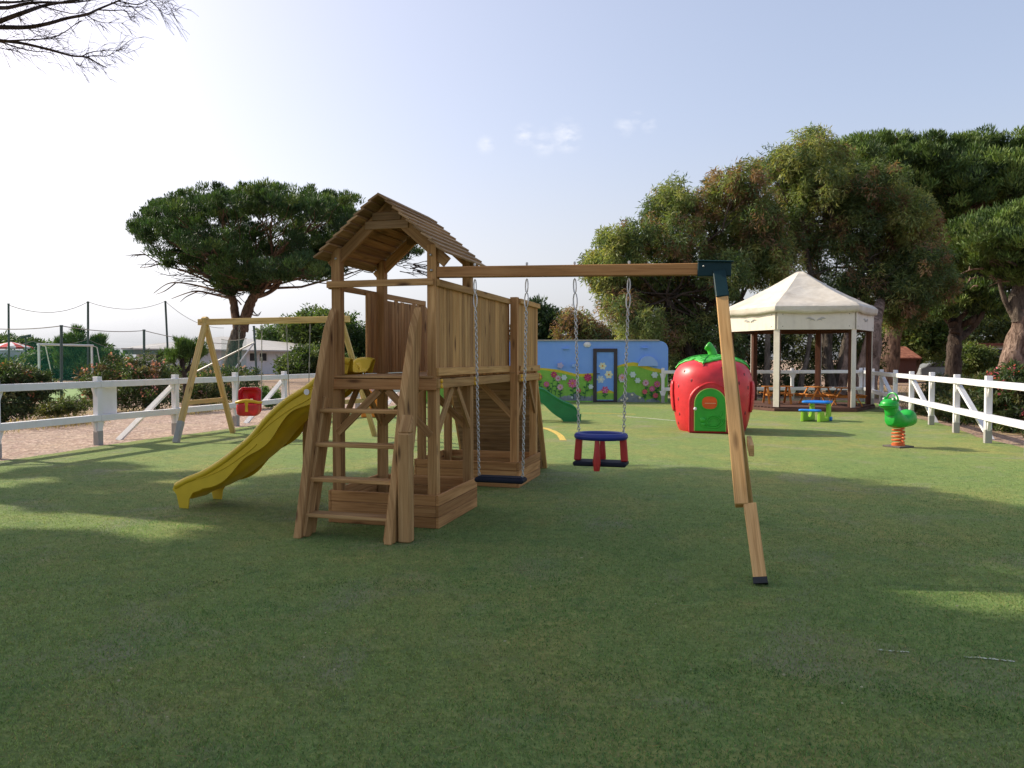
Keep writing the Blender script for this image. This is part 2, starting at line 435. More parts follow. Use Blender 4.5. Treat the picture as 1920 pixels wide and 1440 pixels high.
def leaves_from(clumps, crad, nper, palette, weights, style):
    """expand clump centres into leaves -> centres, directions, colours"""
    k = len(clumps); N_ = k * nper
    pal = np.array(palette); ci = RNG.choice(len(pal), size=k, p=np.array(weights) / sum(weights))
    base = pal[ci] * RNG.uniform(.8, 1.2, size=(k, 1))
    d = RNG.normal(size=(N_, 3)); d /= np.linalg.norm(d, axis=1, keepdims=True)
    rr = RNG.random(N_) ** .45
    cr_ = np.repeat(np.broadcast_to(crad, (k,)), nper)
    sc = np.array([1, 1, .62]) if style == 'pine' else np.array([1, 1, .8]) if style != 'droop' else np.array([.95, .95, 1.05])
    off = d * rr[:, None] * cr_[:, None] * sc
    cen = np.repeat(clumps, nper, axis=0) + off
    if style == 'pine': dirs = d * .7 + np.array([0, 0, .9]) + RNG.normal(size=(N_, 3)) * .3
    elif style == 'droop': dirs = d * .9 + np.array([0, 0, -.42]) + RNG.normal(size=(N_, 3)) * .55
    else: dirs = d + RNG.normal(size=(N_, 3)) * .6
    cols = np.repeat(base, nper, axis=0) * RNG.uniform(.7, 1.3, size=(N_, 1)) * (1 + RNG.normal(size=(N_, 3)) * .05)
    return cen, dirs, cols
def branch_path(a, b, sag=.0, wob=.06, n=6):
    a = Vector(a); b = Vector(b); L = (b - a).length
    pts = []
    for i in range(n + 1):
        t = i / n; w = math.sin(math.pi * t)
        p = a.lerp(b, t) + Vector((random.gauss(0, 1), random.gauss(0, 1), random.gauss(0, .6))) * (wob * L * w) + Vector((0, 0, -sag * L * w))
        pts.append(p)
    return pts
# ------------------------------------------------------------------ field axes: u across the pitch, v along it
ROT = -math.radians(15.66)
U = Vector((math.cos(ROT), math.sin(ROT), 0)); V = Vector((-math.sin(ROT), math.cos(ROT), 0))
def UV2W(n, v, z=0.0): return U * n + V * v + Vector((0, 0, z))
NL, NR, VB = -11.03, 4.63, 31.0            # fence lines in field coordinates

# ------------------------------------------------------------------ ground
def sheet(name, pts, z, mat, kind='structure', cat=None, label=None, sub=0):
    mb = MB(); mb.cap([(p[0], p[1], z) for p in pts]); ob = mb.build(name, mat)
    return tag(ob, label, cat, None, kind)
def ground_mat():
    m = N('dry_earth'); o = m.obj()
    big = m.noise(o, .35, 5, .6); fine = m.noise(o, 9, 6, .7); peb = m.n('ShaderNodeTexVoronoi'); peb.inputs['Scale'].default_value = 26; m.l(o, peb.inputs['Vector'])
    c = m.ramp(fine, [(.3, (.17, .10, .065)), (.5, (.30, .20, .145)), (.7, (.42, .31, .24))])
    c = m.mix(m.ramp(big, [(.5, (0, 0, 0)), (.66, (.8, .8, .8))]), c, (.34, .255, .12))
    m.col(c); m.rough(.95); m.bump(m.math('ADD', fine, m.math('MULTIPLY', peb.outputs['Distance'], .5)), .8, .04); return m.m
def gravel_mat():
    m = N('pink_gravel'); o = m.obj()
    v = m.n('ShaderNodeTexVoronoi'); v.inputs['Scale'].default_value = 16; m.l(o, v.inputs['Vector'])
    sepc = m.n('ShaderNodeSeparateColor'); m.l(v.outputs['Color'], sepc.inputs[0])
    c = m.ramp(sepc.outputs[0], [(0, (.20, .125, .10)), (.45, (.34, .235, .195)), (.8, (.44, .32, .27)), (1, (.56, .45, .38))])
    c = m.mix(m.ramp(m.noise(o, .8, 5), [(.42, (0, 0, 0)), (.7, (.7, .7, .7))]), c, (.42, .32, .235))
    c = m.mix(1.0, c, m.ramp(m.noise(o, 4, 5, .7), [(.35, (.75, .74, .73)), (.65, (1.15, 1.13, 1.1))]), 'MULTIPLY')
    m.col(c); m.rough(.95); m.bump(m.math('ADD', v.outputs['Distance'], m.noise(o, 5, 5)), .9, .03); return m.m
def turf_mat():
    m = N('worn_turf'); o = m.obj()
    st = m.mapped(o, (1, .8, 1))
    big = m.noise(st, .42, 5, .62, .4); med = m.noise(o, 1.9, 6, .68, .3); fine = m.noise(o, 38, 5, .75); vfine = m.noise(o, 170, 3, .7)
    g = m.ramp(fine, [(.30, (.100, .166, .050)), (.5, (.178, .250, .074)), (.72, (.275, .325, .108))])
    worn = m.ramp(m.math('ADD', m.math('MULTIPLY', big, .6), m.math('MULTIPLY', med, .4)), [(.46, (0, 0, 0)), (.66, (.66, .66, .66))])
    w = m.ramp(fine, [(.3, (.215, .190, .064)), (.52, (.355, .302, .094)), (.72, (.47, .39, .138))])
    c = m.mix(worn, g, w)
    dk = m.ramp(m.noise(m.mapped(o, (1.2, 1.5, 1)), 1.6, 7, .72, .2), [(.54, (0, 0, 0)), (.68, (.55, .55, .55))])
    c = m.mix(dk, c, (.070, .150, .056))
    dust = m.ramp(m.noise(o, .8, 6, .66, .7), [(.53, (0, 0, 0)), (.68, (.6, .6, .6))])
    c = m.mix(dust, c, (.25, .235, .165))
    c = m.mix(m.ramp(vfine, [(.62, (0, 0, 0)), (.78, (.45, .45, .45))]), c, (.38, .38, .21))
    c = m.mix(1.0, c, m.ramp(m.noise(o, 9, 4, .8), [(.36, (.78, .80, .78)), (.64, (1.18, 1.17, 1.16))]), 'MULTIPLY')
    m.col(c); m.rough(.85); m.b.inputs['Specular IOR Level'].default_value = .2
    m.bump(m.math('ADD', m.math('MULTIPLY', fine, .7), m.math('MULTIPLY', vfine, .5)), .8, .02); return m.m
sheet('ground', [(-900, -200), (900, -200), (900, 1600), (-900, 1600)], -.012, ground_mat())
sheet('gravel_path', [UV2W(-34, -10), UV2W(-10.0, -10), UV2W(-9.8, 40), UV2W(-10.2, 95), UV2W(-30, 95), UV2W(-19, 44), UV2W(-16.5, 26), UV2W(-17, 19), UV2W(-22, 12)], -.007, gravel_mat())
# turf with a slightly wavering edge
random.seed(3)
edge = []
for i in range(60): edge.append(UV2W(-10.78 + .09 * math.sin(i * .7) + random.uniform(-.05, .05), -12 + i * .72))
top = [UV2W(-10.7, 31.3), UV2W(4.9, 31.3)]
edge2 = []
for i in range(60): edge2.append(UV2W(4.93 + .10 * math.sin(i * .9) + random.uniform(-.06, .06), 31 - i * .72))
turf = sheet('lawn', [p for p in edge if p.dot(V) < 31] + top + edge2, 0.0, turf_mat())
pm = painted('faded_green_court', (.16, .27, .07), (.22, .29, .11), .9, .6, .8)
sheet('sports_pitch', [(-22, 26.6), (-16.2, 29.0), (-22, 41), (-40, 62), (-75, 62), (-75, 26.6)], -.002, pm)

def marking(name, pts, w, mat, label):
    """a painted line on the turf: a ribbon along pts"""
    mb = MB(); L = []; R_ = []
    for i, p in enumerate(pts):
        t = norm(Vector(pts[min(i + 1, len(pts) - 1)]) - Vector(pts[max(i - 1, 0)])); s = Vector((-t.y, t.x, 0)) * w / 2
        k = 1 + random.uniform(-.18, .18)
        L.append(Vector(p) + s * k); R_.append(Vector(p) - s * k)
    mb.grid([[Vector((a.x, a.y, .005)), Vector((b.x, b.y, .005))] for a, b in zip(L, R_)])
    return tag(mb.build(name, mat), None, None, None, 'structure')
def linemat(name, c, sc=30, lo=.36, hi=.50):
    m = N(name); o = m.obj(); f = m.noise(o, sc, 5, .75)
    a = m.ramp(f, [(lo, (.0, .0, .0)), (hi, (1, 1, 1))]); m.col(m.mix(a, (.16, .22, .07), c)); m.rough(.9); return m.m
ly = linemat('yellow_line_paint', (.62, .42, .08)); lw = linemat('white_line_paint', (.62, .62, .52)); lw2 = linemat('worn_white_line', (.56, .57, .50), 42, .50, .56)
marking('pitch_marking', smooth_path([G(*p) for p in ((960, 797), (1005, 800), (1030, 806), (1048, 815), (1056, 826))], 5), .13, ly, '')
marking('pitch_marking', smooth_path([G(*p) for p in ((1090, 774.5), (1140, 775.5), (1192, 777))], 5), .10, ly, '')
marking('pitch_marking', smooth_path([G(*p) for p in ((1158, 780), (1210, 784), (1275, 790))], 6), .07, lw, '')
marking('pitch_marking', smooth_path([G(*p) for p in ((470, 832), (540, 817), (620, 800))], 6), .07, lw, '')
marking('pitch_marking', smooth_path([G(*p) for p in ((1645, 1219), (1668, 1221.5), (1704, 1223.5))], 6), .02, lw2, '')
marking('pitch_marking', smooth_path([G(*p) for p in ((1808, 1233), (1850, 1236), (1902, 1241))], 8), .023, lw2, '')

# short synthetic blades near the camera, thinning with distance: uncountable ground cover
def blades(n, d0, d1, hgt, name):
    rr = d0 + (d1 - d0) * RNG.beta(1.15, 2.6, n * 2); x = RNG.uniform(-1, 1, n * 2) * (rr * .95 + .9) ; y = rr
    keep = (x > -9) & (x * U.x + y * U.y < 4.4)
    x, y = x[keep][:n], y[keep][:n]; k = len(x)
    h = hgt * RNG.uniform(.5, 1.25, k); lean = RNG.normal(size=(k, 2)) * .75
    dirs = np.stack([lean[:, 0], lean[:, 1], np.ones(k)], 1); dirs /= np.linalg.norm(dirs, axis=1, keepdims=True)
    cen = np.stack([x, y, np.zeros(k)], 1) + dirs * h[:, None] * .42
    f = np.sin(x * 1.3 + np.sin(y * .9) * 1.7) * np.cos(y * 1.1 + np.sin(x * 1.7)) + .7 * np.sin(x * 3.1 + 2 * np.sin(y * 1.9)) * np.sin(y * 3.7 + np.sin(x * 2.3)); f = np.clip(f * .55 + .5 + RNG.normal(size=k) * .22, 0, 1)[:, None]
    c = np.array([.120, .230, .080]) * (1 - f) + np.array([.205, .280, .110]) * f
    dry = RNG.random((k, 1)) < .07; c = np.where(dry, np.array([.30, .26, .14]), c)
    c = c * RNG.uniform(.6, 1.5, (k, 1))
    return tag(leaf_mesh(name, M['leaf'], None, cen, dirs, h, hgt * .24, c), None, None, None, 'stuff')
blades(400000, 2.2, 13.0, .018, 'turf_blades_grass')
# rucks in the turf where its lengths meet: lines of longer dark tufts
def ruck(pl, n, w=.035):
    n = n // 5; w = w * 1.5; pts = smooth_path([G(*p) for p in pl], 8); i = RNG.integers(0, len(pts) - 1, n); t = RNG.random(n)
    a = np.array(pts)[i]; b = np.array(pts)[i + 1]; c = a + (b - a) * t[:, None] + RNG.normal(size=(n, 3)) * w * (.5 + np.abs(np.sin(i * .8)))[:, None]; h = .013 * RNG.uniform(.5, 1.3, n)
    d = np.stack([RNG.normal(size=n) * .8, RNG.normal(size=n) * .8, np.ones(n)], 1); c[:, 2] = h * .4
    return c, d, h
CE, DI, HH = [], [], []
for pl, n in (([(1300, 1262), (1450, 1262), (1580, 1287), (1700, 1306), (1800, 1332), (1920, 1345)], 3800), ([(560, 1106), (640, 1096), (760, 1098), (830, 1103)], 1500), ([(150, 1136), (330, 1106), (430, 1088)], 1300), ([(1640, 1018), (1780, 1021), (1930, 1020)], 1600), ([(960, 1275), (1100, 1268), (1200, 1276)], 1300), ([(1480, 838), (1640, 845), (1740, 842), (1800, 850)], 900), ([(1290, 955), (1340, 962), (1400, 968)], 500)):
    c, d, h = ruck(pl, n); CE.append(c); DI.append(d); HH.append(h)
CE = np.concatenate(CE); tag(leaf_mesh('turf_ruck_grass', M['leaf'], None, CE, np.concatenate(DI), np.concatenate(HH), .006, np.array([.080, .150, .055]) * RNG.uniform(.6, 1.3, (len(CE), 1))), None, None, None, 'stuff')
# dry needles and bits of leaf on the turf
def litter(n):
    y = RNG.uniform(2.6, 17, n) ; x = RNG.uniform(-.72, .72, n) * y
    a = RNG.uniform(0, 6.28, n); d = np.stack([np.cos(a), np.sin(a), RNG.normal(size=n) * .12], 1)
    cen = np.stack([x, y, RNG.uniform(.012, .026, n)], 1); kind = RNG.random(n)
    ln = np.where(kind < .8, RNG.uniform(.05, .12, n), RNG.uniform(.008, .022, n)); wd = np.where(kind < .8, .003, ln * .6)
    c = np.where(kind[:, None] < .8, np.array([.30, .23, .12]), np.array([.42, .40, .31])) * RNG.uniform(.6, 1.2, (n, 1))
    return tag(leaf_mesh('dry_needle_litter', M['leaf'], None, cen, d, ln, wd, c), None, None, None, 'stuff')
litter(1500)

# ------------------------------------------------------------------ play tower (local a, b, z)
A0 = Vector((-1.71, 7.30, 0)); TW, TD = 1.06, 1.06
T = thing('play_tower', 'tall wooden climbing tower with pitched plank roof, ladder, yellow slide and long swing beam', 'play tower', A0, ROT)
def toL(p): d = Vector(p) - A0; return Vector((d.dot(U), d.dot(V), d.z))
def toW(a, b, z): return A0 + U * a + V * b + Vector((0, 0, z))
CL = toL(CAM)
def Lray(px, py):
    d = pray(px, py); return Vector((d.dot(U), d.dot(V), d.z))
def LB(px, py, b): d = Lray(px, py); return CL + d * ((b - CL.y) / d.y)
def part(mb, name, mat, parent=T, bevel=.004, **kw): return mb.build(name, mat, parent, bevel=bevel, **kw)
PW = .09
random.seed(21)
def post(a, b, z0, z1, parent=T, mat=None, name='post'):
    mb = MB(); mb.span((a, b, z0), (a + PW, b + PW, z1), grain='z'); return part(mb, name, mat or M['pine'], parent)
for a in (0, TW - PW):
    for b in (0, TD - PW): post(a, b, 0, 2.60)
B2, E2, L2, R2 = 2.36, 3.39, -.12, 1.18
post(R2 - PW, B2, 0, 2.30, mat=M['pine_red']); post(L2, B2, 0, 2.28); post(R2 - PW, E2 - PW, 0, 2.24); post(L2, E2 - PW, 0, 2.24)
# floors
def platform(a0, a1, b0, b1, name='platform'):
    mb = MB(); n = max(1, round((b1 - b0) / .125)); w = (b1 - b0) / n
    for i in range(n): mb.span((a0, b0 + i * w + .004, 1.375), (a1, b0 + (i + 1) * w - .004, 1.400))
    return part(mb, name, M['pine'])
platform(-.02, TW - .03, -.03, TD + .01); platform(.06, TW - .06, TD + .02, B2 - .02); platform(L2, R2 - .03, B2 - .01, E2)
for (p, q) in (((-.01, -.035, 1.27), (TW + .012, -.005, 1.368)), ((-.01, TD, 1.27), (TW + .01, TD + .03, 1.368))):
    mb = MB(); mb.span(p, q); part(mb, 'floor_beam', M['pine_red'])
mb = MB(); mb.span((-.032, 0, 1.27), (-.004, B2, 1.368), grain='y'); part(mb, 'floor_beam', M['pine'])
mb = MB(); mb.span((TW + .004, -.03, 1.285), (TW + .034, B2 + .02, 1.372), grain='y'); part(mb, 'floor_beam', M['pine_light'])
mb = MB(); mb.span((R2 + .004, B2 + .02, 1.285), (R2 + .034, E2 + .02, 1.372), grain='y'); part(mb, 'floor_beam', M['pine_light'])
# yellow bolt caps
def caps(a, b, zz):
    mb = MB()
    for z in zz: mb.ball((a, b, z), (.016, .022, .022), 10, 6)
    part(mb, 'bolt_cap', M['cap'], bevel=0, smooth=True)
for (a, b) in ((TW + .036, .035), (TW + .036, 1.005), (R2 + .036, B2 + .07), (R2 + .036, E2 - .02)): caps(a, b, (1.305, 1.352))
# roof
RA, HW, ZE, ZR, RB0, RB1 = .565, .625, 2.48, 3.03, -.17, 1.06
sl = math.hypot(HW, ZR - ZE)
for sgn in (-1, 1):
    d = Vector((sgn * HW, 0, ZE - ZR)) / sl; nr = Vector((sgn * (ZR - ZE), 0, HW)) / sl
    mb = MB(); nb = 9; w = sl / nb
    for i in range(nb):
        c0 = Vector((RA, 0, ZR)) + d * (i * w - .012); c1 = Vector((RA, 0, ZR)) + d * ((i + 1) * w + .014)
        jb = random.uniform(-.012, .012)
        X = Vector((0, (RB1 - RB0) / 2, 0)); Y = (c1 - c0) / 2 + nr * .011; c = (c0 + c1) / 2 + nr * .022 + Vector((0, (RB0 + RB1) / 2 + jb, 0))
        mb.obox(c, X, Y, norm(X.cross(Y)) * .010)
    part(mb, 'roof_slope', M['pine_roof'], bevel=.003)
for b in (.045, TD - .045):
    for sgn in (-1, 1):
        d = Vector((sgn * HW, 0, ZE - ZR)) / sl; nr = Vector((sgn * (ZR - ZE), 0, HW)) / sl
        mb = MB(); p0 = Vector((RA, b, ZR)) - nr * .062 + d * .02; p1 = p0 + d * (sl - .02)
        mb.obox((p0 + p1) / 2, (p1 - p0) / 2, Vector((0, .02, 0)), nr * .05); part(mb, 'rafter', M['pine'])
    for k, z in enumerate((2.88, 2.80)):
        mb = MB(); w = (ZR - z) * .95; mb.span((RA - w, b - .035, z - .04), (RA + w, b - .022, z + .035)); part(mb, 'gable_board', M['pine_roof'])
for (a, b, z) in ((TW - .045, -.002, 2.36), (TW - .045, -.002, 1.33), (.045, -.002, 1.33), (TW - .05, -.002, 2.50), (.05, -.002, 2.50)):
    mb = MB(); mb.ball((a, b - .004, z), (.013, .009, .013), 10, 6); part(mb, 'bolt', M['steel'], bevel=0, smooth=True)
# front rail and side rails
mb = MB(); mb.span((-.035, -.032, 2.225), (TW - .02, -.002, 2.288)); part(mb, 'guard_rail', M['pine'])
mb = MB(); mb.span((TW + .002, .0, 2.215), (TW + .034, B2 + .01, 2.280), grain='y'); part(mb, 'guard_rail', M['pine_light'])
mb = MB(); mb.span((R2 + .002, B2 + .07, 2.225), (R2 + .034, E2 + .01, 2.285), grain='y'); part(mb, 'guard_rail', M['pine_light'])
mb = MB(); mb.span((-.034, .0, 2.215), (-.002, B2 + .02, 2.272), grain='y'); part(mb, 'guard_rail', M['pine'])
mb = MB(); mb.span((TW + .004, -.01, 1.40), (TW + .03, B2 + .02, 1.475), grain='y'); part(mb, 'guard_rail', M['pine_light'])
mb = MB(); mb.span((R2 + .004, B2 + .09, 1.40), (R2 + .03, E2 + .02, 1.475), grain='y'); part(mb, 'guard_rail', M['pine_light'])
# slatted side walls (each panel a part, its slats a pattern)
def slats_b(a, b0, b1, z0, z1, mat, w=.088, th=.018, jag=.0):
    mb = MB(); n = round((b1 - b0) / w); w = (b1 - b0) / n
    for i in range(n): mb.span((a, b0 + i * w + .003, z0), (a + th, b0 + (i + 1) * w - .003, z1 + random.uniform(-jag, jag)), grain='z')
    return part(mb, 'slat_panel', mat, bevel=.003)
slats_b(TW - .018, PW + .004, TD - PW - .004, 1.41, 2.262, M['pine_light'])
slats_b(TW - .018, TD + .006, B2 + .085, 1.41, 2.262, M['pine_light'])
slats_b(R2 - .02, B2 + PW + .004, E2 - PW - .004, 1.41, 2.27, M['pine_light'])
slats_b(.002, .70, TD - PW - .004, 1.405, 2.24, M['pine'], jag=.008)
slats_b(.002, TD + .006, B2 - .006, 1.405, 2.20, M['pine'], jag=.008)
slats_b(L2 + .002, B2 + PW + .004, E2 - PW - .004, 1.405, 2.2, M['pine'], jag=.008)
# knee braces
def brace(p, q, w=.03, h=.07, up=(0, 1, 0), mat=None):
    mb = MB(); mb.beam(p, q, w, h, up); part(mb, 'knee_brace', mat or M['pine'])
k0 = .42
for b in (-.02, TD - .10):
    brace((PW * .6, b + .03, 1.27 - k0), (PW + k0 - .02, b + .03, 1.265), .07, .03); brace((TW - PW * .6, b + .03, 1.27 - k0), (TW - PW - k0 + .02, b + .03, 1.265), .07, .03)
for a in (.04, TW - .02):
    brace((a, PW * .6, 1.27 - k0), (a, PW + k0 - .05, 1.275), .07, .03, (1, 0, 0)); brace((a, TD - PW * .6, 1.27 - k0), (a, TD - PW - k0 + .05, 1.275), .07, .03, (1, 0, 0))
for a in (R2 - .02,):
    brace((a, B2 + PW * .6, 1.27 - k0), (a, B2 + PW + k0 - .1, 1.275), .07, .03, (1, 0, 0)); brace((a, E2 - PW * .6, 1.27 - k0), (a, E2 - PW - k0 + .1, 1.275), .07, .03, (1, 0, 0))
brace((R2 - PW * .6, B2 + .03, 1.27 - k0), (R2 - PW - k0 + .02, B2 + .03, 1.275), .07, .03)
# sandboxes
def sandbox(a0, a1, b0, b1, h=.31, skip=()):
    n = 3; w = h / n
    for side in ('front', 'back', 'left', 'right'):
        if side in skip: continue
        mb = MB()
        for i in range(n):
            z0, z1 = i * w + .002, (i + 1) * w - .002
            if side == 'front': mb.span((a0, b0 - .028, z0), (a1, b0, z1))
            if side == 'back': mb.span((a0, b1, z0), (a1, b1 + .028, z1))
            if side == 'left': mb.span((a0 - .03, b0 - .028, z0), (a0 - .002, b1 + .028, z1), grain='y')
            if side == 'right': mb.span((a1 + .002, b0 - .028, z0), (a1 + .03, b1 + .028, z1), grain='y')
        part(mb, 'sandbox_side', M['pine_red'])
sandbox(0, TW, -.004, TD + .004); sandbox(L2, R2, B2 - .004, E2 + .004)
# ladder
stl, stp = [], []
lean = lambda z: -.60 + z * .285
def stringer(a, mat, wide=.285, th=.07):
    mb = MB(); p = [(a, lean(0) - wide * .5 + .03, 0), (a, lean(0) + wide * .55, 0), (a, lean(1.0) + wide * .62, 1.0), (a, -.012, 1.88), (a, -.036, 2.03), (a, lean(1.85) - wide * .30, 1.85), (a, lean(1.2) - wide * .5, 1.2)]
    mb.prism([Vector(q) for q in p], (th, 0, 0)); return mb
def uvgrain(mb):   # grain along z for the prisms
    for i, f in enumerate(mb.F): mb.U[i] = [(mb.V[k].z + 3.1, mb.V[k].y * 1 + mb.V[k].x) for k in f]
    return mb
part(uvgrain(stringer(.005, M['pine'])), 'ladder_stringer', M['pine'], bevel=.007)
part(uvgrain(stringer(TW - .20, M['pine'])), 'ladder_stringer', M['pine'], bevel=.007)
for (a0) in (.072, TW - .228):      # inner cleats carrying the treads
    mb = MB(); mb.beam((a0 + .014, lean(0) - .02, -.0), (a0 + .014, lean(1.2) + .0, 1.2), .026, .10, (0, 1, .3)); part(mb, 'ladder_cleat', M['pine'], bevel=.005)
for z in (.205, .505, .805, 1.105):
    mb = MB(); mb.span((.04, lean(z) - .075, z - .034), (TW - .17, lean(z) + .075, z)); part(mb, 'ladder_tread', M['pine'], bevel=.005)
# short rough post beside the right stringer
q0 = toL(G(745, 1018)); 
mb = MB(); mb.span((q0.x + .0, q0.y + .0, 0), (q0.x + .115, q0.y + .10, .93), grain='z', tone=.5)
x_, y_ = q0.x, q0.y; mb.prism([(x_, y_ + .002, .93), (x_, y_ + .10, .93), (x_, y_ + .10, 1.09)], (.115, 0, 0), tone=.5)
part(mb, 'ladder_newel', M['pine'], bevel=.012)
# support post under the slide
mb = MB(); q = toL(G(568, 946)); mb.prism([(q.x, q.y, 0), (q.x + .15, q.y, 0), (q.x + .15, q.y, .86), (q.x + .12, q.y, .93), (q.x + .05, q.y, .93), (q.x, q.y, .80)], (0, .05, 0)); part(uvgrain(mb), 'slide_support', M['pine'])
# climbing wall behind the far tower, sloping outwards
mb = MB(); n = 11
p0 = Vector((0, E2 + .04, 1.38)); p1 = Vector((0, E2 + .66, 0.0)); dn = (p1 - p0)
for i in range(n):
    c = p0 + dn * ((i + .5) / n); mb.obox(Vector(((L2 + R2 - .06) / 2, c.y, c.z)), Vector(((R2 - L2) / 2 - .06, 0, 0)), dn * (.49 / n), norm(dn.cross(Vector((1, 0, 0)))) * .011)
part(mb, 'climbing_wall', M['pine_roof'])
for a in (L2 + .03, R2 - .07):
    mb = MB(); mb.beam(Vector((a, p0.y + .04, p0.z)), Vector((a, p1.y + .04, .0)), .04, .08, (1, 0, 0)); part(mb, 'climbing_wall_rail', M['pine_light'])
# slide: side walls + bed, a channel swept along the measured top edge of its near wall
edge = [(660, 674), (645, 671), (623.6, 675), (600, 701.7), (575, 724), (536, 749), (500, 782), (472, 815.6), (444, 840.6), (411, 865.6), (378, 885), (350, 896), (330.5, 907)]
sp = []
for (px, py) in edge:
    p = LB(px, py, .22); sp.append(Vector((p.x, 0, p.z)))
sp = smooth_path(sp, 4)
S0, S1 = .22, .70
rows_n, rows_bed, rows_f = [], [], []
for i, p in enumerate(sp):
    t = norm(sp[min(i + 1, len(sp) - 1)] - sp[max(i - 1, 0)]); nrm = Vector((t.z, 0, -t.x)) if t.x > 0 else Vector((-t.z, 0, t.x))
    if nrm.z < 0: nrm = -nrm
    k = i / (len(sp) - 1)
    hgt = .20 if p.x < -.02 else max(.05, min(.20, p.z - 1.412))
    def q(b, d, p=p, nrm=nrm): return p + nrm * d + Vector((0, b, 0))
    prof = [(S0 - .035, -.055), (S0 - .040, -.02), (S0 - .02, 0), (S0 + .012, -.004), (S0 + .03, -.03), (S0 + .045, -hgt + .06), (S0 + .075, -hgt + .012), (S0 + .12, -hgt),
            (S1 - .12, -hgt), (S1 - .075, -hgt + .012), (S1 - .045, -hgt + .06), (S1 - .03, -.03), (S1 - .012, -.004), (S1 + .02, 0), (S1 + .04, -.02), (S1 + .035, -.055)]
    rows_bed.append([q(*x) for x in prof])
mb = MB(); mb.grid(rows_bed); SL = part(mb, 'slide_chute', M['yellow'], bevel=0, smooth=True, solid=.010, ang=60)
# outer skirts of the side walls (flat cheeks with a wavy rib), feet at the end
def cheek(b, out):
    mb = MB(); top, low = [], []
    for i, p in enumerate(sp):
        t = norm(sp[min(i + 1, len(sp) - 1)] - sp[max(i - 1, 0)]); nrm = Vector((-t.z, 0, t.x)); nrm = nrm if nrm.z > 0 else -nrm
        w = .175 + .03 * math.sin(i * .55)
        if p.x > -.02: w = max(.03, min(w, p.z - 1.408))
        top.append(p + Vector((0, b, 0)) - nrm * .006); low.append(p + Vector((0, b, 0)) - nrm * w)
    e = top[-1]
    foot = [Vector((e.x - .015, b, e.z - .05)), Vector((e.x + .03, b, .14)), Vector((e.x + .065, b, 0)), Vector((e.x + .17, b, 0)), Vector((e.x + .185, b, .10)), Vector((e.x + .23, b, .17)), Vector((e.x + .34, b, .205))]
    k = 7
    poly = top + foot + low[:-k][::-1]
    # build as strips so the long cheek stays a clean surface
    n = len(top) - k
    for i in range(n - 1):
        mb.prism([top[i], top[i + 1], low[i + 1], low[i]], Vector((0, out, 0)), tone=.5)
    tail = top[n - 1:] + foot + [low[n - 1]]
    mb.prism(tail, Vector((0, out, 0)), tone=.5)
    return mb
ck = part(cheek(S0 - .040, .012), 'slide_cheek', M['yellow'], bevel=0); part(cheek(S1 + .028, .012), 'slide_cheek', M['yellow'], bevel=0)
rib = []
for (ka, kb, d0, d1) in ((.16, .34, -.05, -.13), (.34, .60, -.05, -.13), (.60, .86, -.05, -.12)):
    pts = []
    for j in range(13):
        k = ka + (kb - ka) * j / 12; i = int(k * (len(sp) - 1)); p = sp[i]
        t = norm(sp[min(i + 1, len(sp) - 1)] - sp[max(i - 1, 0)]); nrm = Vector((-t.z, 0, t.x)); nrm = nrm if nrm.z > 0 else -nrm
        pts.append(p + nrm * (d1 + (d0 - d1) * (j / 12) ** 1.6) + Vector((0, S0 - .041, 0)))
    mb = MB(); mb.tube(pts, .0075, 6); mb.build('moulded_rib', M['yellow'], ck, smooth=True)
mb = MB(); p = LB(575, 735, S0 - .045); mb.lathe([(.03, -.004), (.03, .004)], n=16); dd = mb.build('maker_badge', M['white'], ck); dd.location = (p.x, S0 - .044, p.z); dd.rotation_euler = (math.pi / 2, 0, 0)
# swing beam, bracket and A legs
BE = Vector((3.54, .045, 2.296)); BS = Vector((TW + .002, .045, 2.345))
mb = MB(); mb.beam(BS, BE - (BE - BS) * .055, .085, .098); part(mb, 'swing_beam', M['pine_red'], bevel=.006)
mb = MB(); d = norm(BE - BS)
mb.beam(BE - d * .17, BE + d * .10, .115, .125); mb.beam(BE + d * .12 + Vector((0, 0, .055)), BE - d * .17 + Vector((0, 0, .064)), .16, .012)
FF = Vector((3.85, -1.05, 0)); FR = Vector((3.85, 1.14, 0)); AP = BE + Vector((.0, 0, -.02))
for F in (FF, FR):
    x = norm(F - AP); mb.beam(AP + x * .02, AP + x * .27, .125, .10, (1, 0, 0))
BR = part(mb, 'beam_bracket', M['bracket'], bevel=.006)
for o_ in (BE - d * .12 + Vector((0, -.06, .02)), AP + norm(FF - AP) * .20 + Vector((-.0, -.055, .0))):
    mb = MB(); mb.ball(o_, (.009, .009, .009), 8, 5); mb.build('bracket_bolt', M['steel'], BR, smooth=True)
def unit_leg(name, F, spliced):
    x = norm(F - AP); up = Vector((1, 0, 0))
    if not spliced:
        mb = MB(); mb.beam(AP + x * .22, F, .095, .075, up); return part(mb, name, M['pine_light'], bevel=.006)
    # two boards butted with a sideways step, as the photograph shows
    L = (F - AP).length; c = (2.25 - .49) / 2.25
    off = Vector((.062, 0, 0))
    k1 = toL(AT(1347, 560, 6.35)); 
    mb = MB(); mb.beam(AP + x * .22 - off * .0, AP + x * (L * c) - off * .95, .095, .105, (0, -1, 0), tone=.85)
    mb.beam(AP + x * (L * c - .012) - off * .02, F - x * .04, .090, .102, (0, -1, 0), tone=.6)
    lg = part(mb, name, M['pine_orange'], bevel=.006)
    mb = MB(); mb.beam(F - x * .045, F - x * .002, .096, .108, (0, -1, 0)); mb.build('foot_cap', M['black'], lg)
    return lg
unit_leg('swing_leg', FF, True); unit_leg('swing_leg', FR, False)
mb = MB(); za = .80; ta = 1 - za / 2.25
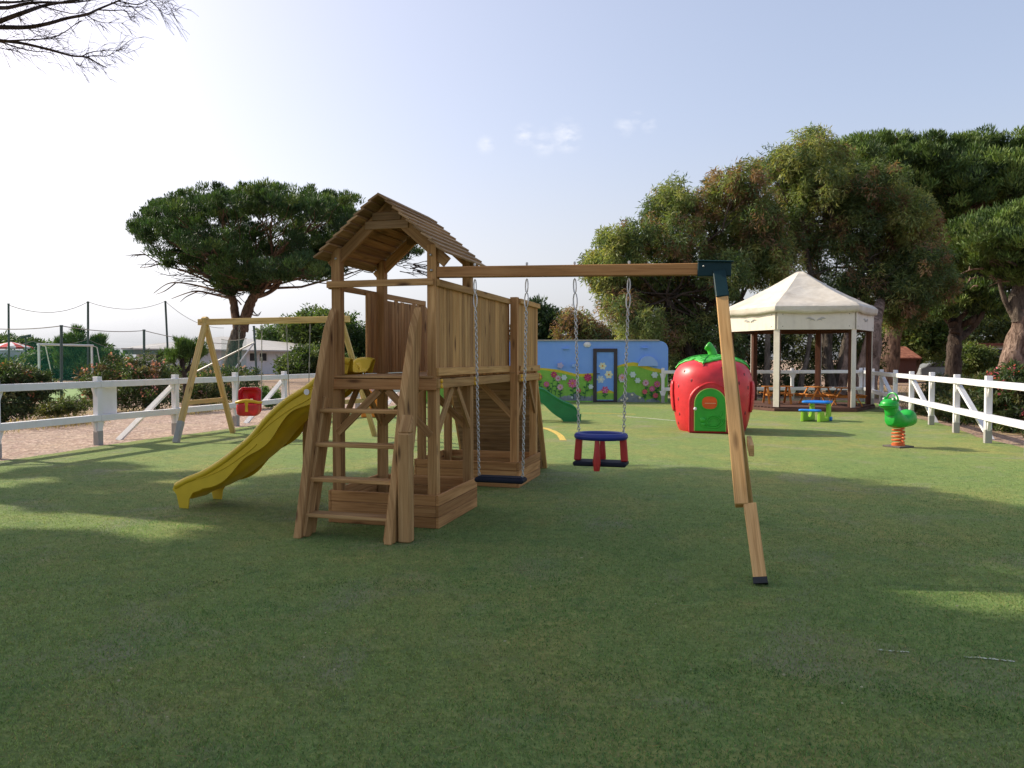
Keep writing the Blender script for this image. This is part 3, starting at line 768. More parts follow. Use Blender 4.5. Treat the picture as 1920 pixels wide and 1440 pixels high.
pa = AP.lerp(FF, ta) + Vector((.07, .02, 0)); pb = AP.lerp(FR, ta) + Vector((.07, 0, 0)); mb.beam(pa.lerp(pb, .42), pb, .04, .09); part(mb, 'cross_rail', M['pine_light'])

# ------------------------------------------------------------------ swings hanging from the beam
def chain(mb, p0, p1, wire=.0042, ln=.036, wd=.024):
    p0 = Vector(p0); p1 = Vector(p1); d = p1 - p0; L = d.length; d = norm(d); n = max(2, int(L / (ln - 2 * wire)))
    step = L / n; s1 = norm(d.cross(Vector((.3, 1, .1)))); s2 = d.cross(s1)
    for i in range(n):
        c = p0 + d * (step * (i + .5)); a = (s1 if i % 2 else s2); a = norm(a + (s2 if i % 2 else s1) * random.uniform(-.25, .25))
        pts = []
        for k in range(8):
            t = 2 * math.pi * k / 8
            pts.append(c + d * (math.cos(t) * (step / 2 + wire)) + a * (math.sin(t) * wd / 2))
        mb.tube(pts, wire, 5, closed=True)
def hook(mb, top, bot):
    top = Vector(top); bot = Vector(bot); d = norm(bot - top)
    mb.tube([top + Vector((0, 0, .13)), top + Vector((0, 0, .08)), top], [.008, .006, .006], 6)
    mb.lathe([(.011, .0), (.011, .018)], top + Vector((0, 0, .108)), 6)
    L = (bot - top).length
    for (c, l, w) in ((top.lerp(bot, .28), L * .36, .013), (top.lerp(bot, .74), L * .40, .019)):
        pts = [c + d * (math.cos(2 * math.pi * k / 10) * l * .62) + U * (math.sin(2 * math.pi * k / 10) * w) for k in range(10)]
        mb.tube(pts, .006, 6, closed=True)
def beam_pt(px):
    """point under the beam at the photograph's column px"""
    best = None
    for i in range(400):
        p = BS.lerp(BE, i / 399) - Vector((0, 0, .05)); w = toW(*p)
        e = abs(PX(w)[0] - px)
        if best is None or e < best[0]: best = (e, w)
    return best[1]
def swing_chains(parent, tops, bots, loc):
    for tp, bt in zip(tops, bots):
        mb = MB(); tp = Vector(tp) - loc; bt = Vector(bt) - loc; hk = tp.lerp(bt, .155)
        hook(mb, tp, hk); chain(mb, hk, bt); mb.build('chain', M['steel'], parent, smooth=True)
t0, t1 = beam_pt(890.5), beam_pt(988)
c0 = (t0 + t1) / 2; cz = AT(938, 899, c0.y).z
loc = Vector((c0.x, c0.y, cz))
S = thing('flat_swing', 'flat dark navy rubber swing seat on two steel chains in front of the wooden tower', 'swing', loc, ROT)
mb = MB(); mb.box((0, 0, 0), .455, .165, .045); sm = mb.build('seat', M['navy'], S, bevel=.014)
mb = MB(); mb.box((0, 0, .026), .40, .12, .006); mb.build('seat_tread', M['navy'], S, bevel=.002)
RI = Matrix.Rotation(-ROT, 3, 'Z')
def loc_in(w, loc): return RI @ (Vector(w) - loc)
for tp, sx in ((t0, -.205), (t1, .205)):
    mb = MB(); a = loc_in(tp, loc); b = Vector((sx, 0, .03)); hk = a.lerp(b, .155)
    U_ = U; hook(mb, a, hk); chain(mb, hk, b); mb.build('chain', M['steel'], S, smooth=True)
t0, t1 = beam_pt(1078), beam_pt(1180)
c0 = (t0 + t1) / 2; cz = AT(1127, 868, c0.y).z
loc = Vector((c0.x, c0.y, cz))
S = thing('toddler_bucket_swing', 'toddler swing with blue ring, red uprights and black seat board on steel chains', 'swing', loc, ROT)
mb = MB(); mb.box((0, 0, 0), .46, .22, .04); mb.build('seat', M['navy'], S, bevel=.012)
RZ = .235
mb = MB(); ring = [(math.cos(2 * math.pi * k / 32) * .205 , math.sin(2 * math.pi * k / 32) * .155, RZ) for k in range(32)]
mb.tube(ring, .030, 10, closed=True); mb.build('ring', M['blue'], S, smooth=True, ang=80)
for sx in (-1, 1):
    mb = MB(); mb.prism([(sx * .205 - .03, -.03, .02), (sx * .205 + .03, -.03, .02), (sx * .19 + .028, -.03, RZ), (sx * .19 - .028, -.03, RZ)], (0, .06, 0)); mb.build('upright', M['redrub'], S, bevel=.008)
for sy in (-1, 1):
    mb = MB(); yy = sy * .145
    mb.tube([(-.01, yy, RZ), (-.01, yy * 1.02, .12), (-.012, yy * 1.04, .03), (-.012, yy * 1.04, -.05 if sy < 0 else .0)], [.018, .026, .034, .026], 10); mb.build('crotch_bar', M['redrub'], S, smooth=True)
for tp, sx in ((t0, -.195), (t1, .195)):
    mb = MB(); a = loc_in(tp, loc); b = Vector((sx, 0, RZ + .02)); hk = a.lerp(b, .21)
    hook(mb, a, hk); chain(mb, hk, b); mb.build('chain', M['steel'], S, smooth=True)

# ------------------------------------------------------------------ second swing frame by the left fence
f1, f2, f3 = G(330, 830), G(437, 812), G(703, 818)
ap = AT(385, 606, 15.25); ape = AT(640, 598, 14.75); ap.z = 2.27; ape.z = 2.30
f4 = Vector((-3.66, 13.95, 0))
SW = thing('swing_frame', 'pale wooden A-frame swing set standing beside the left white fence', 'swing frame', Vector((ap.x, ap.y, 0)))
o_ = Vector((ap.x, ap.y, 0))
mb = MB(); d = norm(ape - ap); mb.beam(ap - d * .14 - o_ + Vector((0, 0, .02)), ape + d * .16 - o_ + Vector((0, 0, .02)), .10, .12, tone=.9); mb.build('beam', M['pine_yellow'], SW, bevel=.006)
for F, top in ((f1, ap), (f2, ap), (f3, ape), (f4, ape)):
    x = norm(F - top); mb = MB(); mb.beam(top - x * .12 - o_, F - o_, .095, .095, (1, 0, .2), tone=random.uniform(.5, 1)); lg = mb.build('leg', M['pine_yellow'], SW, bevel=.006)
    if F is f1: mb = MB(); mb.beam(F - x * .42 - o_, F + x * .01 - o_, .10, .10, (1, 0, .2)); mb.build('foot_sleeve', M['concrete'], lg, bevel=.004)
for (P, Q, top) in ((f1, f2, ap), (f3, f4, ape)):
    mb = MB(); t = .68; mb.beam(top.lerp(P, t) - o_, top.lerp(Q, t) - o_, .045, .085); mb.build('cross_rail', M['pine_yellow'], SW, bevel=.004)
def rope_pt(px):
    best = min(((abs(PX(ap.lerp(ape, i / 300))[0] - px), i) for i in range(301)))[1]; return ap.lerp(ape, best / 300) - Vector((0, 0, .05))
# red toddler seat
r0, r1 = rope_pt(449), rope_pt(491)
c0 = (r0 + r1) / 2; loc = AT(468, 752, c0.y - .02); 
RR = ROT + .40
S = thing('red_bucket_swing', 'red plastic baby swing seat with yellow T-bar on ropes by the left fence', 'swing', loc, RR)
def rrect(w, h, r, n=6):
    pts = []
    for cx, cz, a0 in ((w - r, h - r, 0), (-w + r, h - r, math.pi / 2), (-w + r, -h + r, math.pi), (w - r, -h + r, 1.5 * math.pi)):
        for k in range(n + 1): pts.append((cx + r * math.cos(a0 + k / n * math.pi / 2), cz + r * math.sin(a0 + k / n * math.pi / 2)))
    return pts
mb = MB(); rows = []
for (w, h, r, y, zo) in ((.215, .26, .10, -.02, 0), (.225, .27, .11, .02, 0), (.205, .25, .10, .03, 0), (.185, .23, .09, .02, 0), (.17, .215, .08, .14, .0), (.12, .16, .07, .17, .0), (.03, .04, .02, .175, 0)):
    rows.append([Vector((x, y + .10 * (z + .1), z + zo)) for x, z in rrect(w, h, r)])
mb.grid(rows, close_v=True); mb.build('seat_shell', M['red'], S, smooth=True, ang=50, solid=.012)
mb = MB(); rows = []
for (w, d, z) in ((.03, .02, -.285), (.15, .12, -.28), (.20, .165, -.245), (.212, .178, -.15), (.208, .175, -.06), (.19, .16, -.055), (.17, .14, -.12)):
    rows.append([Vector((x, y - .10, z)) for x, y in rrect(w, d, min(w, d) * .55)])
mb.grid(rows, close_v=True); mb.build('seat_pan', M['red'], S, smooth=True, ang=50)
mb = MB(); mb.tube([(-.235, -.06, -.02), (-.20, -.22, -.015), (-.10, -.275, .01), (0, -.285, .02), (.10, -.275, .01), (.20, -.22, -.015), (.235, -.06, -.02)], [.024, .028, .032, .036, .032, .028, .024], 10)
mb.tube([(0, -.288, .01), (0, -.29, -.08), (0, -.285, -.19)], [.042, .026, .030], 10); mb.build('t_bar', M['cap'], S, smooth=True)
RI2 = Matrix.Rotation(-RR, 3, 'Z')
for r_, sx in ((r0, -.225), (r1, .225)):
    a = RI2 @ (r_ - loc); e = Vector((sx, .02, .12)); mb = MB(); hook(mb, a, a.lerp(e, .12)); mb.tube([a.lerp(e, .1), a.lerp(e, .55), e, Vector((sx, -.05, -.02))], .009, 6)
    mb.tube([a.lerp(e, .46), a.lerp(e, .54)], .02, 6); mb.build('rope', M['rope'], S, smooth=True)
# plain swing behind the slide
r0, r1 = rope_pt(537), rope_pt(582)
c0 = (r0 + r1) / 2; loc = Vector((c0.x, c0.y, .45))
S = thing('board_swing', 'plain swing on grey ropes half hidden behind the yellow slide', 'swing', loc, ROT)
mb = MB(); mb.box((0, 0, 0), .42, .16, .04); mb.build('seat', M['black'], S, bevel=.012)
for r_, sx in ((r0, -.2), (r1, .2)):
    a = RI @ (r_ - loc); b = Vector((sx, 0, .02)); mb = MB(); hook(mb, a, a.lerp(b, .1)); mb.tube([a.lerp(b, .09), b], .009, 6); mb.tube([a.lerp(b, .42), a.lerp(b, .48)], .018, 6); mb.build('rope', M['rope'], S, smooth=True)
# ------------------------------------------------------------------ white fences
random.seed(31)
def fence(label, pts, inner, posts_up=1.24, struts=(), strut_dir=None, name='white_fence', dirty=()):
    """pts: ground points of the posts; inner: unit vector to the side that carries the rails"""
    o_ = Vector(pts[0]); F = thing(name, label, 'fence', o_, 0)
    for i, p in enumerate(pts):
        p = Vector(p) - o_; d = norm(Vector(pts[min(i + 1, len(pts) - 1)]) - Vector(pts[max(i - 1, 0)])); mb = MB()
        tl = Vector((random.uniform(-.008, .008), random.uniform(-.008, .008), 0)); hh = posts_up + random.uniform(-.012, .012)
        mb.obox(p + tl / 2 + Vector((0, 0, hh / 2)), Vector((tl.x, tl.y, hh)) / 2, d * .055, inner * .055)
        for z in (1.045, .42):
            for s in (-1, 1):
                w = .055; q = p + d * (s * w)
                mb.prism([q + Vector((0, 0, z)) - inner * .03, q + d * (s * .075) + Vector((0, 0, z)) - inner * .03, q + Vector((0, 0, z - .20)) - inner * .03], inner * .06)
        po = mb.build('post', M['white_dirty'] if i in dirty else M['white'], F, bevel=.005)
        mb = MB(); mb.obox(p + Vector((0, 0, .11)), Vector((0, 0, .13 + random.uniform(-.03, .03))), d * .0585, inner * .0585, .5); mb.build('base_sleeve', M['concrete'], po, bevel=.004)
    for i in range(len(pts) - 1):
        a = Vector(pts[i]) - o_; b = Vector(pts[i + 1]) - o_; d = norm(b - a)
        for z in (1.10, .485):
            mb = MB(); dz = random.uniform(-.008, .008); mb.beam(a + inner * .02 + Vector((0, 0, z)) + d * .002, b + inner * .02 + Vector((0, 0, z + dz)) - d * .002, .13, .115)
            mb.build('rail', M['white'], F, bevel=.005)
    for i in struts:
        p = Vector(pts[i]) - o_; mb = MB()
        mb.beam(p + strut_dir * .05 - inner * .03 + Vector((0, 0, 1.0)), p + strut_dir * 1.25 - inner * .30 + Vector((0, 0, -.02)), .05, .115, (1, 0, 0) if abs(strut_dir.y) > .5 else (0, 1, 0)); mb.build('strut', M['white'], F, bevel=.004)
    return F

pL = Vector((-7.52, 13.97, 0)); vl0 = pL.dot(V)
lf = [UV2W(NL, vl0 + 2.04 * i) for i in range(-3, 9)]
LF = fence('white wooden fence with two rails and angled struts along the left gravel edge', lf, U, struts=(2, 4, 6, 8, 10), strut_dir=-V)
pR = Vector((8.84, 14.24, 0)); vr0 = pR.dot(V)
rs = [vr0 + 2.06 * i for i in (-3, -2, -1, 0, 1, 2, 3, 4, 5)]
corner = G(1626, 757); corner = Vector((13.0, 28.3, 0)); 
rp = [UV2W(4.66, v) for v in rs] + [UV2W(4.75, rs[-1] + 2.1), corner]
fence('white wooden fence with two rails along the right side behind the green frog rider', rp, -U, struts=(2, 4, 6, 8), strut_dir=-V)
bk = [Vector((5.42, 27.6, 0)), Vector((7.7, 27.9, 0)), Vector((10.25, 28.1, 0)), corner + Vector((-.15, .02, 0))]
fence('white wooden fence across the back behind the strawberry playhouse and the pavilion', bk, norm(Vector((-.1, -1, 0))))
# blank white board on the left fence
mb = MB(); a = lf[3] + V * .07 - U * .06; b = lf[3] + V * .52 - U * .06
mb.prism([a + Vector((0, 0, .44)), b + Vector((0, 0, .44)), b + Vector((0, 0, 1.06)), a + Vector((0, 0, 1.06))], -U * .015)
tag(mb.build('notice_board', M['white']), 'blank white board fixed between the rails of the left fence', 'board')

# ------------------------------------------------------------------ painted hut
YB = 27.9
def WL(px, py): p = AT(px, py, YB); return p
HX0, HX1, HZ = WL(752, 700).x, WL(1252.5, 700).x, WL(1100, 639.5).z
mural_sky = painted('mural_sky_blue', (.19, .37, .82), (.24, .43, .84), .75, .6, .7)
hut = thing('painted_hut', 'low flat-roofed blue hut with painted meadow mural and dark framed door', 'hut', (HX0, YB, 0))
hw = HX1 - HX0
def HP(px, py, d=0.0): p = WL(px, py); return Vector((p.x - HX0, -d, max(p.z, .0)))
mb = MB()
prof = [Vector((0, 0, 0)), Vector((hw, 0, 0)), Vector((hw, 0, HZ - .30))] + [Vector((hw - .30 + .30 * math.cos(t), 0, HZ - .30 + .30 * math.sin(t))) for t in lerp_list(.2, math.pi / 2, 7)] + [Vector((0, 0, HZ))]
mb.prism(prof, (0, 3.2, 0)); mb.build('wall', [mural_sky], hut)
mb = MB(); mb.span((-.1, -.06, HZ), (hw - .32, 3.3, HZ + .045)); mb.build('roof', M['concrete'], hut, bevel=.01)
P = {}
for k, c, s in (('hill', (.20, .46, .06), (.28, .54, .09)), ('yellowband', (.60, .50, .03), (.66, .56, .08)), ('rock', (.19, .23, .26), (.34, .38, .38)), ('stem', (.02, .13, .04), (.04, .20, .05)),
                ('pink', (.52, .07, .20), (.66, .22, .34)), ('rose', (.36, .02, .09), (.52, .10, .16)), ('pale', (.50, .62, .60), (.62, .70, .66)), ('palepink', (.62, .26, .38), (.66, .42, .50)), ('cream', (.72, .70, .46), (.78, .76, .58)), ('heart', (.62, .28, .03), (.6, .4, .05)), ('coral', (.62, .12, .10), (.6, .3, .2)), ('glass', (.16, .34, .78), (.22, .42, .82)), ('mist', (.27, .43, .78), (.32, .48, .8)), ('lav', (.40, .38, .62), (.5, .45, .62))):
    P[k] = painted('mural_' + k, c, s, .75, 7, .9, .05)
keys = list(P.keys())
mur = MB(); MI = {k: i for i, k in enumerate(keys)}
LC = [0]
def mpoly(pts, k, layer):
    LC[0] += 1; mur.prism([HP(x, y, .002) for x, y in pts], (0, -.0004 * LC[0] - .002, 0), .5, MI[k])
def z5(l): return [(980 + x / 6.4, 600 + y / 6.4) for x, y in l]
lb = [(150, 572), (270, 578), (400, 592), (470, 604), (540, 620), (620, 642), (720, 645), (850, 636)]
rb = [(1130, 552), (1190, 532), (1250, 514), (1330, 506), (1390, 516), (1450, 538), (1560, 572), (1660, 590)]
lb0 = [(-1470, 640), (-900, 590), (-400, 560)] + lb
mpoly(z5(lb0 + [(850, 985), (-1470, 985)]), 'yellowband', 1); mpoly(z5([(x, y + (24 if x < 300 else 34)) for x, y in lb0] + [(850, 985), (-1470, 985)]), 'hill', 2)
mpoly(z5(rb + [(1740, 615), (1740, 985), (1130, 985)]), 'yellowband', 1); mpoly(z5([(x, y + (22 if x < 1200 else 44)) for x, y in rb] + [(1740, 655), (1740, 985), (1130, 985)]), 'hill', 2)
random.seed(5)
def blobpoly(cx, cy, rx, ry, k, layer, n=18, j=.12, a0=0, a1=2 * math.pi):
    mpoly(z5([(cx + rx * math.cos(t) * random.uniform(1 - j, 1 + j), cy + ry * math.sin(t) * random.uniform(1 - j, 1 + j)) for t in lerp_list(a0, a1, n)][:n if a1 - a0 < 6 else n - 1]), k, layer)
for cx, w, h in ((520, 110, 60), (640, 120, 75), (760, 90, 50), (400, 90, 40), (850, 20, 60), (250, 90, 45)): blobpoly(min(cx, 850 - w), 985 - h * .3, w, h, 'rock', 3, 16, .2, math.pi, 2 * math.pi)
for cx, w, h in ((1290, 150, 115), (1200, 60, 70), (1400, 70, 70), (1560, 90, 40)): blobpoly(cx, 985, w, h, 'rock', 3, 16, .14, math.pi, 2 * math.pi)
def flower(cx, cy, r, col, heart, layer=5, np_=8, stem=None):
    if stem:
        x1, y1 = stem; mpoly(z5([(cx - 3, cy), (cx + 3, cy), (x1 + 4, y1), (x1 - 4, y1)]), 'stem', 3)
        for t, s in ((.35, 1), (.5, -1), (.65, 1), (.78, -1)):
            px_, py_ = cx + (x1 - cx) * t, cy + (y1 - cy) * t; w = r * .9
            mpoly(z5([(px_, py_), (px_ + s * w * .5, py_ - w * .55), (px_ + s * w, py_ - w * .35), (px_ + s * w * .5, py_ + w * .05)]), 'stem', 4)
    mpoly(z5([(cx + r * (1 + .16 * math.cos(t * np_)) * math.cos(t), cy + r * (1 + .16 * math.cos(t * np_)) * math.sin(t)) for t in lerp_list(0, 2 * math.pi, 49)[:-1]]), col, layer)
    if heart:
        for q in range(np_):
            t = 2 * math.pi * q / np_ + .3; mpoly(z5([(cx + r * .3 * math.cos(t), cy + r * .3 * math.sin(t)), (cx + r * .85 * math.cos(t - .18), cy + r * .85 * math.sin(t - .18)), (cx + r * .85 * math.cos(t + .18), cy + r * .85 * math.sin(t + .18))]), {'pink': 'palepink', 'rose': 'pink', 'palepink': 'pale', 'pale': 'lav', 'cream': 'pale', 'coral': 'pink'}.get(col, 'pink'), layer + 1)
        blobpoly(cx, cy, r * .28, r * .28, heart, layer + 2, 14, .05)
for f in ((375, 655, 36, 'rose', 'heart', (345, 880)), (425, 700, 34, 'palepink', 'pink', (390, 900)), (597, 760, 52, 'pink', 'heart', (612, 950)), (782, 690, 44, 'rose', 'pink', (742, 940)), (450, 805, 34, 'palepink', 'heart', (452, 930)),
          (285, 770, 32, 'pink', 'heart', (330, 880)), (195, 685, 36, 'coral', 'heart', (215, 880)), (672, 845, 26, 'coral', 'heart', (690, 950)), (1475, 755, 36, 'palepink', 'pink', (1470, 940)), (1612, 770, 36, 'pink', 'heart', (1600, 930)), (1550, 825, 32, 'pink', 'palepink', (1540, 930)),
          (1462, 860, 28, 'coral', 'pink', (1462, 940)), (1590, 905, 30, 'coral', 'pink', (1600, 960)), (60, 720, 44, 'rose', 'heart', (80, 900)), (-120, 760, 44, 'pink', 'heart', (-100, 930)), (-500, 740, 50, 'rose', 'heart', (-480, 930)), (-900, 770, 50, 'pink', 'heart', (-880, 930)), (-1250, 770, 50, 'palepink', 'heart', (-1250, 930))):
    flower(*f[:5], stem=f[5])
for cx, cy, r, c in ((495, 690, 40, 'pale'), (815, 800, 34, 'pale'), (1185, 715, 40, 'pale'), (1318, 655, 42, 'pale'), (1375, 725, 38, 'pale'), (1580, 660, 44, 'pale')): flower(cx, cy, r * .8, c, None, np_=6)
flower(1190, 690, 40, 'palepink', 'heart'); 
blobpoly(1500, 560, 118, 128, 'mist', 1, 24, .02, math.pi * 1.02, math.pi * 1.98); 
flower(450, 545, 34, 'lav', None, np_=5); flower(610, 545, 20, 'mist', None, np_=5)
for cx, cy in ((590, 930), (660, 950), (1310, 895), (1250, 940), (1400, 930), (1180, 960)): flower(cx, cy, 12, 'pale' if cx < 1000 else 'cream', None, np_=5, layer=6)
mur.build('mural', [P[k] for k in keys], hut)
# door
frm = painted('dark_door_frame', (.028, .022, .03), (.05, .04, .05), .45, 4, .4)
D0, D1 = HP(1112.2, 653.6), HP(1156.8, 752.5); fw = .125
door = MB()
x0, x1, z1_, z0_ = D0.x, D1.x, D0.z, .0
door.span((x0, -.07, z0_), (x0 + fw, .02, z1_), grain='z'); door.span((x1 - fw, -.07, z0_), (x1, .02, z1_), grain='z'); door.span((x0 + fw, -.068, z1_ - fw), (x1 - fw, .02, z1_)); door.span((x0 + fw, -.068, z0_), (x1 - fw, .02, z0_ + .07))
DR = door.build('door', frm, hut, bevel=.006)
mb = MB(); mb.span((x0 + fw, -.032, z0_ + .07), (x1 - fw, 0, z1_ - fw)); mb.build('panel', P['glass'], DR)
mur = MB()
def HPd(x, y): p = HP(980 + x / 6.4, 600 + y / 6.4); return Vector((p.x, -.034, max(p.z, .075)))
LC[0] = 0
def mpoly(pts, k, layer):
    LC[0] += 1; mur.prism([HPd((x - 980) * 6.4, (y - 600) * 6.4) for x, y in pts], (0, -.0005 * LC[0] - .001, 0), .5, MI[k])
mpoly(z5([(888, 860), (930, 845), (985, 850), (1040, 840), (1092, 860), (1092, 956), (888, 956)]), 'yellowband', 1); mpoly(z5([(888, 880), (985, 872), (1092, 880), (1092, 956), (888, 956)]), 'hill', 2)
for f in ((958, 552, 40, 'cream', 'heart', None), (1032, 655, 44, 'cream', 'heart', None), (935, 712, 42, 'pale', 'cream', None), (988, 838, 40, 'pink', 'palepink', (988, 940))): flower(*f[:5], stem=f[5], np_=6)
mur.build('mural_panel', [P[k] for k in keys], DR)
mb = MB(); q = HPd(897, 645); mb.box(q + Vector((.02, -.03, 0)), .12, .03, .025); mb.build('handle', M['black'], DR, bevel=.005)
mb = MB(); q = HP(980 + 775 / 6.4, 600 + 295 / 6.4); mb.ball(q, (.14, .09, .10), 16, 8); mb.box(q + Vector((0, .0, 0)), .16, .12, .17); mb.build('bulkhead_lamp', M['white'], hut, smooth=True)
for cx, cy in ((518, 345), (1465, 335)):
    q = HP(980 + cx / 6.4, 600 + cy / 6.4); mb = MB(); mb.box(q + Vector((0, -.05, 0)), .22, .1, .035); mb.build('vent_hood', mural_sky, hut, bevel=.006)

# ------------------------------------------------------------------ pavilion
pc = G(1498, 772); R6 = 2.24; pc = Vector((pc.x, pc.y + R6 * .866 + .1, 0)); 
pcx = AT(1498, 700, pc.y).x; pc.x = pcx
PAV = thing('pavilion', 'six sided garden pavilion with cream canvas roof, white posts and brown deck', 'pavilion', pc, math.atan2(-pc.x, pc.y) * .35)
hexv = lambda r, i, z=0, a0=-math.pi * 2 / 3: Vector((math.cos(a0 + i * math.pi / 3) * r, math.sin(a0 + i * math.pi / 3) * r, z))
deckm = wood('deck_boards', (.075, .038, .03), (.125, .068, .055), (.175, .10, .085), .2)
browns = wood('brown_stained_wood', (.05, .02, .013), (.085, .034, .022), (.125, .052, .034), .3)
mb = MB(); mb.prism([hexv(R6 + .12, i, .0) for i in range(6)], (0, 0, .09)); 
n = 30
for i in range(n):
    y = -1.95 + 3.9 * (i + .5) / n; half = min(R6 + .10, (R6 + .12) - abs(y) / math.sqrt(3)) - .02
    mb.span((-half, y - 1.95 / n + .004, .09), (half, y + 1.95 / n - .004, .125))
mb.build('deck', deckm, PAV, bevel=.003)
ZV0, ZV1, ZA = 2.44, 3.02, 4.36
M['ornament'] = painted('grey_carving', (.46, .44, .41), (.36, .34, .31), .7, 5)  # greyer and darker than the cream board so the carving stands out
for i in range(6):
    p = hexv(R6 - .06, i); d = norm(p); s = Vector((-d.y, d.x, 0)); mb = MB()
    mb.obox(p - d * .045 + Vector((0, 0, 1.56)), Vector((0, 0, 1.43)), d * .06, s * .085); po = mb.build('post', browns, PAV, bevel=.006)
    mb = MB(); 
    mb.obox(p + d * .027 + Vector((0, 0, 1.57)), Vector((0, 0, 1.45)), d * .012, s * .088); mb.build('post_cladding', M['cream'], po, bevel=.004)
    a = hexv(R6, i); b = hexv(R6, (i + 1) % 6); m_ = (a + b) / 2; dd = norm(m_); t = norm(b - a)
    mb = MB(); mb.obox(m_ + dd * .03 + Vector((0, 0, (ZV0 + ZV1) / 2)), t * ((b - a).length / 2 - .02), Vector((0, 0, (ZV1 - ZV0) / 2)), dd * .012); va = mb.build('valance_board', M['cream'], PAV, bevel=.004)
    mb = MB()   # carved leaf ornament
    for sx in (-1, 1):
        for (r0_, r1_, zz, hh) in ((.03, .17, .0, .05), (.09, .28, .05, .03)):
            c0_ = m_ + dd * .045 + Vector((0, 0, (ZV0 + ZV1) / 2 - .03)); pts = [c0_ + t * (sx * (r0_ + (r1_ - r0_) * k / 6)) + Vector((0, 0, zz + hh * math.sin(k / 6 * 3))) for k in range(7)]
            mb.tube(pts, [.006, .018, .024, .026, .021, .015, .005], 6)
    mb.build('carved_ornament', M['ornament'], va, smooth=True)
    mb = MB(); mb.obox(m_ - dd * .05 + Vector((0, 0, ZV0 + .06)), t * ((b - a).length / 2 - .03), Vector((0, 0, .07)), dd * .03); mb.build('lintel', browns, PAV)
    for z in (ZV0 + .1, ZV1 - .12):
        mb = MB()
        for s_ in (-1, 1): mb.ball(m_ + dd * .043 + t * (s_ * ((b - a).length / 2 - .17)) + Vector((0, 0, z)), (.012,) * 3, 8, 5)
        mb.build('screw', M['black'], va, smooth=True)
cv = N('canvas'); o_c = cv.obj(); wr = cv.noise(cv.mapped(o_c, (1.2, 1.2, 3)), 2.2, 5, .6, .6)
cv.col(cv.ramp(cv.noise(o_c, 1.6, 6, .65), [(.35, (.62, .56, .47)), (.6, (.78, .73, .64))])); cv.rough(.75); cv.bump(wr, .5, .05)
tr = cv.n('ShaderNodeBsdfTranslucent'); tr.inputs[0].default_value = (.75, .68, .55, 1); mxs = cv.n('ShaderNodeMixShader'); mxs.inputs[0].default_value = .18
cv.l(cv.b.outputs[0], mxs.inputs[1]); cv.l(tr.outputs[0], mxs.inputs[2]); cv.l(mxs.outputs[0], cv.t.nodes['Material Output'].inputs[0])
mb = MB(); rows = []
for j in range(15):
    t = j / 14; row = []
    for i in range(6):
        for k in range(8):
            f = k / 8; a = hexv(1, i); b = hexv(1, (i + 1) % 6); e = a.lerp(b, f); sag = math.sin(math.pi * f)
            if t <= .82:
                s = t / .82; r = .10 + (R6 + .14 - .10) * s; z = ZA + (ZV1 + .16 - ZA) * s - .10 * sag * math.sin(math.pi * s) * s - .06 * math.sin(math.pi * s)
            else:
                s = (t - .82) / .18; r = R6 + .14 + .02 * math.sin(math.pi * s) - .015 * s; z = ZV1 + .16 - .22 * s - .05 * sag * s * random.uniform(.6, 1.2)
            z += random.uniform(-.006, .006) if 0 < t < 1 else 0
            row.append(Vector((e.x * r, e.y * r, z)))
    rows.append(row)
mb.grid([r[::-1] for r in rows], close_v=True); mb.cap(rows[0]); mb.build('canvas_roof', cv.m, PAV, smooth=True, ang=24, solid=.008)
for i in range(6):
    mb = MB(); a = hexv(.12, i, ZA - .02); b = hexv(R6 + .10, i, ZV1 + .13); mb.beam(a - Vector((0, 0, .09)), b - Vector((0, 0, .09)), .05, .09); mb.build('roof_rafter', browns, PAV)

# picnic tables on the deck
owood = wood('orange_stained_wood', (.36, .13, .03), (.52, .20, .045), (.62, .27, .07), .4)
def picnic(label, loc, rz, L=1.25):
    t = thing('picnic_table', label, 'picnic table', loc, rz, 'orange picnic tables in the pavilion'); t.scale = (.76, .76, .78)
    mb = MB()
    for i in range(5): mb.span((-L / 2, -.30 + i * .122, .69), (L / 2, -.30 + i * .122 + .112, .72))
    mb.build('table_top', owood, t, bevel=.004)
    for s in (-1, 1):
        mb = MB()
        for i in range(2): mb.span((-L / 2, s * .60 - .12 + i * .124, .41), (L / 2, s * .60 - .12 + i * .124 + .114, .44))
        mb.build('bench_seat', owood, t, bevel=.004)
    for sx in (-1, 1):
        x = sx * (L / 2 - .16)
        for sy in (-1, 1):
            mb = MB(); mb.beam((x, sy * .20, .69), (x, sy * .58, 0), .035, .09, (1, 0, 0)); mb.build('leg', owood, t, bevel=.004)
        mb = MB(); mb.span((x + .02, -.70, .32), (x + .052, .70, .405), grain='y'); mb.build('cross_bar', owood, t, bevel=.004)
    return t
def on_deck(px, py): q = G(px, py, .125); return q
picnic('orange picnic table lying lengthways at the left of the pavilion deck', on_deck(1464, 757.5) + Vector((0, .35, 0)), -.10, 1.2)
picnic('orange picnic table seen end-on behind the blue and lime children\'s table', on_deck(1546, 760) + Vector((0.0, .55, 0)), 1.62, 1.3)
picnic('orange picnic table partly hidden behind the right front pavilion post', on_deck(1590, 762) + Vector((.05, .35, 0)), 1.35, 1.2)

